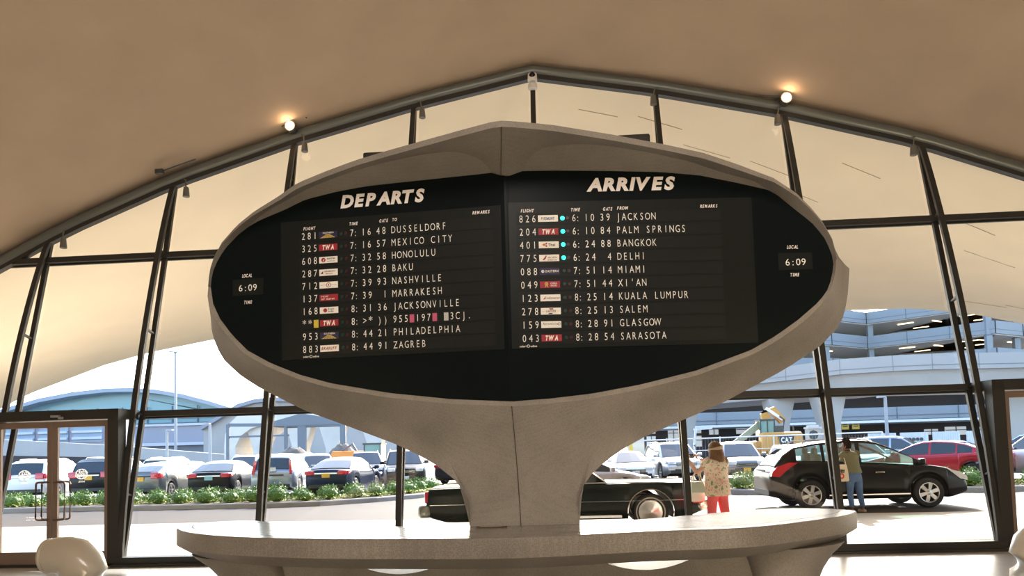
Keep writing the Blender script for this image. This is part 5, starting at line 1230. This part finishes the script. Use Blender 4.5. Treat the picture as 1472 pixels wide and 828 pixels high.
b = MB(); b.rbox((0, 0, 1.80), (2.25, 1.1, 1.15), .16); b.build('counterweight', cat, t, True)
b = MB(); b.prism([(-.28, 2.18), (.62, 2.18), (.52, 1.62), (-.18, 1.62)], -.585, -.55, 0); b.add([(.13, -.592, 1.66), (.33, -.592, 1.66), (.23, -.592, 1.80)], [(0, 1, 2)], 2)
text(b, 'CAT', (-.13, -.59, 1.78), (1, 0, 0), UZ, .40, 1, bold=.04, width=.62); b.build('badge', [grillem, whitep, cat], t)
b = MB(); b.rbox((-.2, 1.2, 1.5), (2.5, 2.0, .8), .12); b.build('house', cat, t, True)
b = MB(); b.box((-.62, .9, 2.65), (.80, 1.2, .85)); b.build('cab', cabg, t)
b = MB(); b.box((-.62, .9, 3.1), (.9, 1.3, .10))
for x in (-1.02, -.62, -.22): b.box((x, .3, 2.68), (.06, .06, .85))
b.box((.0, .6, 2.5), (.5, .8, .5)); b.tube([(.75, 0, 2.3), (.75, 0, 2.75)], .04, 6); b.build('cab_frame', hose, t)
b = MB(); b.loft([[Vector((x + s_*w_, .5 + d, z + s_*.12)) for s_, d in ((-1, 0), (1, 0), (1, .4), (-1, .4))] for x, z, w_ in ((-.55, 3.1, .24), (-.75, 3.6, .14), (-.25, 3.75, .14), (.35, 3.0, .16))]); b.build('boom', cat, t)
b = MB(); b.bar((-.62, .42, 3.78), (.28, .42, 3.1), .14, .16); b.build('ram', whitep, t); b = MB(); b.bar((-.85, .8, 2.95), (-2.5, .8, 1.7), .3, .36); b.build('stick', mat('machine_olive', (.30, .31, .20), .7), t)
for y in (.3, 2.2): b = MB(); b.rbox((-.2, y, .45), (3.2, .55, .85), .3, rot=None); b.build('track', hose, t, True)
b = MB(); b.tube([(.25, .3, 2.4), (.35, .3, 3.1), (.1, .3, 3.3)], .05, 6); b.build('hose', hose, t)
e = empty('guard_booth', (16.2, 50, 0)); tag(e, 'small beige guard booth right of the excavator', 'booth')
b = MB(); b.box((0, 0, 1.3), (.75, .8, 2.6)); b.build('booth_wall', mat('booth_beige', (.50, .43, .36), .7), e); b = MB(); b.box((0, 0, 2.66), (.86, .92, .12)); b.box((0, 0, 2.78), (.6, .6, .12)); b.build('booth_roof', mat('booth_pale', (.6, .55, .5), .7), e)
e = empty('stop_sign', (15.75, 48.5, 0)); tag(e, 'dark octagonal sign on a post in front of the beige booth', 'sign'); b = MB(); b.tube([(0, 0, 0), (0, 0, 2.35)], .03, 6); b.build('sign_post', hose, e); b = MB(); b.lathe([(.30, -.04), (.30, -.06)], (0, 0, 2.2), 8, 'Y'); b.build('sign_plate', hose, e)
for k, (x, w_) in enumerate([(16.9, 1.7), (18.9, 1.55), (20.75, 1.55), (22.6, 1.5), (24.6, 1.6), (14.6, 1.3)]):
    b = MB(); b.box((0, 0, 1.35), (w_, .10, 1.6)); 
    for i in range(int(w_/.12)): b.box((-w_/2 + .06 + .12*i, -.06, 1.35), (.05, .03, 1.56))
    b.box((0, .2, .30), (w_, .6, .6))
    if k == 2:
        for i in range(4): b.lathe([(.10, -.10), (.10, -.12)], (-.3 + .22*i, 0, 1.75), 10, 'Y', 1)
    o = b.build('barrier_panel', [mat('barrier_white', (.66, .68, .72), .6), hose]); o.location = (x, 46 + .1*k, 0 if k not in (0, 5) else -.55)
    tag(o, ['low white ribbed barrier panel right of the viaduct pier', 'white ribbed barrier panel at the foot of the flat headed lamp post', 'white ribbed barrier panel with a row of dark dots', 'white ribbed barrier panel behind the silver sedan', 'white ribbed barrier panel behind the leaning window post', 'low white ribbed barrier panel between booth and excavator'][k], 'barrier', 'white barrier panels')
e = empty('rail_fence', (9, 40, 0)); tag(e, 'tall galvanised site fence with a pale top rail behind the nose-on cars', 'fence'); b = MB(); b.tube([(-6, 0, 2.05), (7.5, 0, 2.15)], .035, 6); b.tube([(-6, 0, 1.45), (7.5, 0, 1.5)], .02, 6); b.build('top_rail', mat('galvanised', (.62, .64, .66), .4, .3), e)
for k in range(6): b = MB(); b.tube([(-6 + 2.7*k, 0, 0), (-6 + 2.7*k, 0, 2.15)], .035, 6); b.build('post', mat('galvanised', (.62, .64, .66), .4, .3), e)
b = MB()
for k in range(90): b.tube([(-6 + .15*k, .01, .1), (-6 + .15*k, .01, 2.05)], .004, 3)
b.build('wire_mesh', mat('galvanised', (.62, .64, .66), .4, .3), e)
e = empty('picket_fence', (4.9, 37.5, 0)); tag(e, 'black metal railing between the white coupe and the pale grey utility vehicle', 'fence'); b = MB()
b.bar((-3.4, 0, 1.15), (2.2, 0, 1.2), .04, .05); b.bar((-3.4, 0, .3), (2.2, 0, .3), .04, .05); b.build('rail', blackm, e); b = MB()
for k in range(38): b.tube([(-3.4 + .15*k, 0, .15), (-3.4 + .15*k, 0, 1.3)], .012, 4)
b.build('pickets', blackm, e)
e = empty('sign_board', (4.1, 40, 0)); tag(e, 'cream hoarding board with a yellow figure strip behind the white coupe', 'sign'); b = MB(); b.box((0, 0, 1.75), (.88, .05, 1.7)); b.build('board', mat('board_cream', (.72, .70, .55), .6, emit=None), e); b = MB(); b.box((-.25, -.035, 1.55), (.18, .02, .9)); b.box((.18, -.035, 1.22), (.40, .02, .09), 1); b.box((.18, -.035, 1.34), (.40, .02, .09), 1); b.build('board_print', [mat('print_yellow', (.8, .6, .1), .6), mat('print_ochre', (.6, .42, .15), .6)], e)
for x in (-.4, .4): b = MB(); b.box((x, .04, .9), (.06, .05, 1.8)); b.build('post', hose, e)
e = empty('steel_trestle', (7.4, 42, 0)); tag(e, 'pale steel trestle frame left of the excavator arm', 'frame'); b = MB(); b.bar((0, 0, 1.7), (.15, 0, 2.7), .10, .10); b.bar((.0, 0, 2.6), (1.0, 0, 2.65), .08, .10); b.bar((1.0, 0, 1.2), (1.0, 0, 2.7), .12, .10); b.bar((.15, 0, .15), (.0, 0, 1.75), .10, .10); b.bar((1.0, 0, .15), (1.0, 0, 1.3), .1, .1); b.build('frame', mat('trestle_pale', (.55, .6, .66), .5), e)

# ------------------------------------------------------------------ small things in the hall
bell = mat('bell_grey', (.17, .165, .14), .5)
PN = [(-8.54, 'leftmost window post'), (-6.33, 'window post above the left entrance'), (-4.15, 'window post beside the lit lamp on the departures side'), (-1.95, 'window post above the departures heading'), (2.32, 'window post above the arrivals heading'), (4.48, 'window post below the arrivals side lit lamp'), (6.70, 'window post near the right edge')]
for k, (x, lb) in enumerate(PN):
    sgn = 1 if x < 0 else -1; z = [5.70, 6.62, 7.43, 8.01, 8.0, 7.44, 6.68][k]; y = gy(z) - .22
    e = empty('hanging_bell', (x, y, z)); tag(e, 'small grey bell at the ' + lb, 'bell')
    b = MB(); b.lathe([(.02, .10), (.045, .085), (.052, .03), (.062, -.085), (.058, -.09), (.001, -.085)], n=16); b.build('bell', bell, e, True)
    b = MB(); b.tube([(0, 0, .09), (-sgn*.025, .02, .17), (-sgn*.045, .08, .26), (-sgn*.10, .12, .29)], .012, 6); b.build('arm', bell, e, True)
e = empty('security_camera', (.12, 13.92, 8.55)); tag(e, 'white dome security camera at the peak of the window frame', 'camera')
b = MB(); b.lathe([(.06, .16), (.085, .14), (.09, .02), (.08, .0)], n=18); b.lathe([(.075, -.06), (.085, -.05), (.09, -.14), (.05, -.15)], n=18); b.build('housing', whitep, e, True); b = MB(); b.ball((0, -.03, .10), (.065, .08, .07), 14, 8); b.build('lens_dome', mat('dome_dark', (.01, .01, .012), .1), e, True)
glow = mat('lamp_glow', (1, .75, .5), .4, emit=(1.0, .58, .30), estr=14)
for k, (x, y, z, lb) in enumerate([(-4.40, 13.58, 7.82, 'lit spot lamp on a dark bracket above the left half of the board'), (4.63, 13.58, 7.80, 'lit spot lamp on a dark bracket above the right half of the board')]):
    e = empty('spot_lamp', (x, y, z)); tag(e, lb, 'lamp')
    b = MB(); b.lathe([(.085, -.02), (.10, -.03), (.085, .16), (.03, .18)], n=16, axis='Y'); b.build('housing', hose, e, True)
    b = MB(); b.ball((0, -.03, 0), (.078, .05, .078), 14, 8); b.build('bulb', glow, e, True)
    b = MB(); b.tube([(0, .08, .08), (.0, .08, .20)], .015, 6)
    if k == 0: b.tube([(-.18, .05, .02), (-.05, .05, .12), (.20, .05, .24), (.30, .05, .16)], .012, 6)
    else: b.bar((-.45, .08, .10), (-.03, .08, .06), .02, .03)
    b.build('bracket', hose, e)
    ld = bpy.data.lights.new('spot_lamp_light', 'POINT'); ld.energy = 1.2; ld.color = (1, .68, .40); ld.shadow_soft_size = .08; lo = bpy.data.objects.new('spot_lamp_light', ld); COL.objects.link(lo); lo.parent = e; lo.location = (0, -.16, 0)
b = MB(); b.tube([hp(x, -.10, -.45) for x in [-6.7, -6.4, -6.1]], .014, 6); b.box(hp(-6.75, -.10, -.47), (.14, .08, .08)); o = b.build('conduit', hose); tag(o, 'short dark conduit with box on the vault beside the left window post', 'conduit')
for x0, w_, z, lb in ((-1.10, .36, 4.44, 'left'), (1.24, .30, 4.47, 'right')):
    e = empty('equipment_box', (x0, 7.05, z - .06)); tag(e, 'flat black equipment box on top of the board, above the %s heading' % ('departures' if x0 < 0 else 'arrivals'), 'box')
    b = MB(); b.rbox((0, 0, .05), (w_, .30, .13), .02); b.build('case', mat('case_black', (.015, .014, .013), .5), e, True); b = MB(); b.box((0, .10, -.03), (.10, .10, .05)); b.build('mount', hose, e)
ductm = mat('duct_enamel', (.52, .49, .42), .28, spec=.6, coat=.4)
for sx, x, y, lb in ((-1, -5.36, 9.0, 'left'), (1, 5.72, 9.0, 'right')):
    e = empty('air_duct', (x, y, 0)); tag(e, 'pale enamel curved air duct standing by the %s entrance' % lb, 'air duct')
    b = MB(); path = [(0, 0, 0), (0, 0, .06), (0, 0, .18), (0, 0, .34), (sx*.03, 0, .44), (sx*.10, 0, .51), (sx*.20, 0, .545), (sx*.32, 0, .55), (sx*.42, 0, .545)]
    b.tube(path, [.34, .275, .265, .265, .262, .25, .235, .22, .205], 28); b.build('duct_body', ductm, e, True, ang=70)
    b = MB(); b.lathe([(.205, 0), (.215, .02), (.20, .05), (.17, .03), (.16, -.08), (.001, -.10)] if sx > 0 else [(.205, 0), (.215, -.02), (.20, -.05), (.17, -.03), (.16, .08), (.001, .10)], (sx*.42, 0, .545), 28, 'X'); b.build('duct_mouth', ductm, e, True)
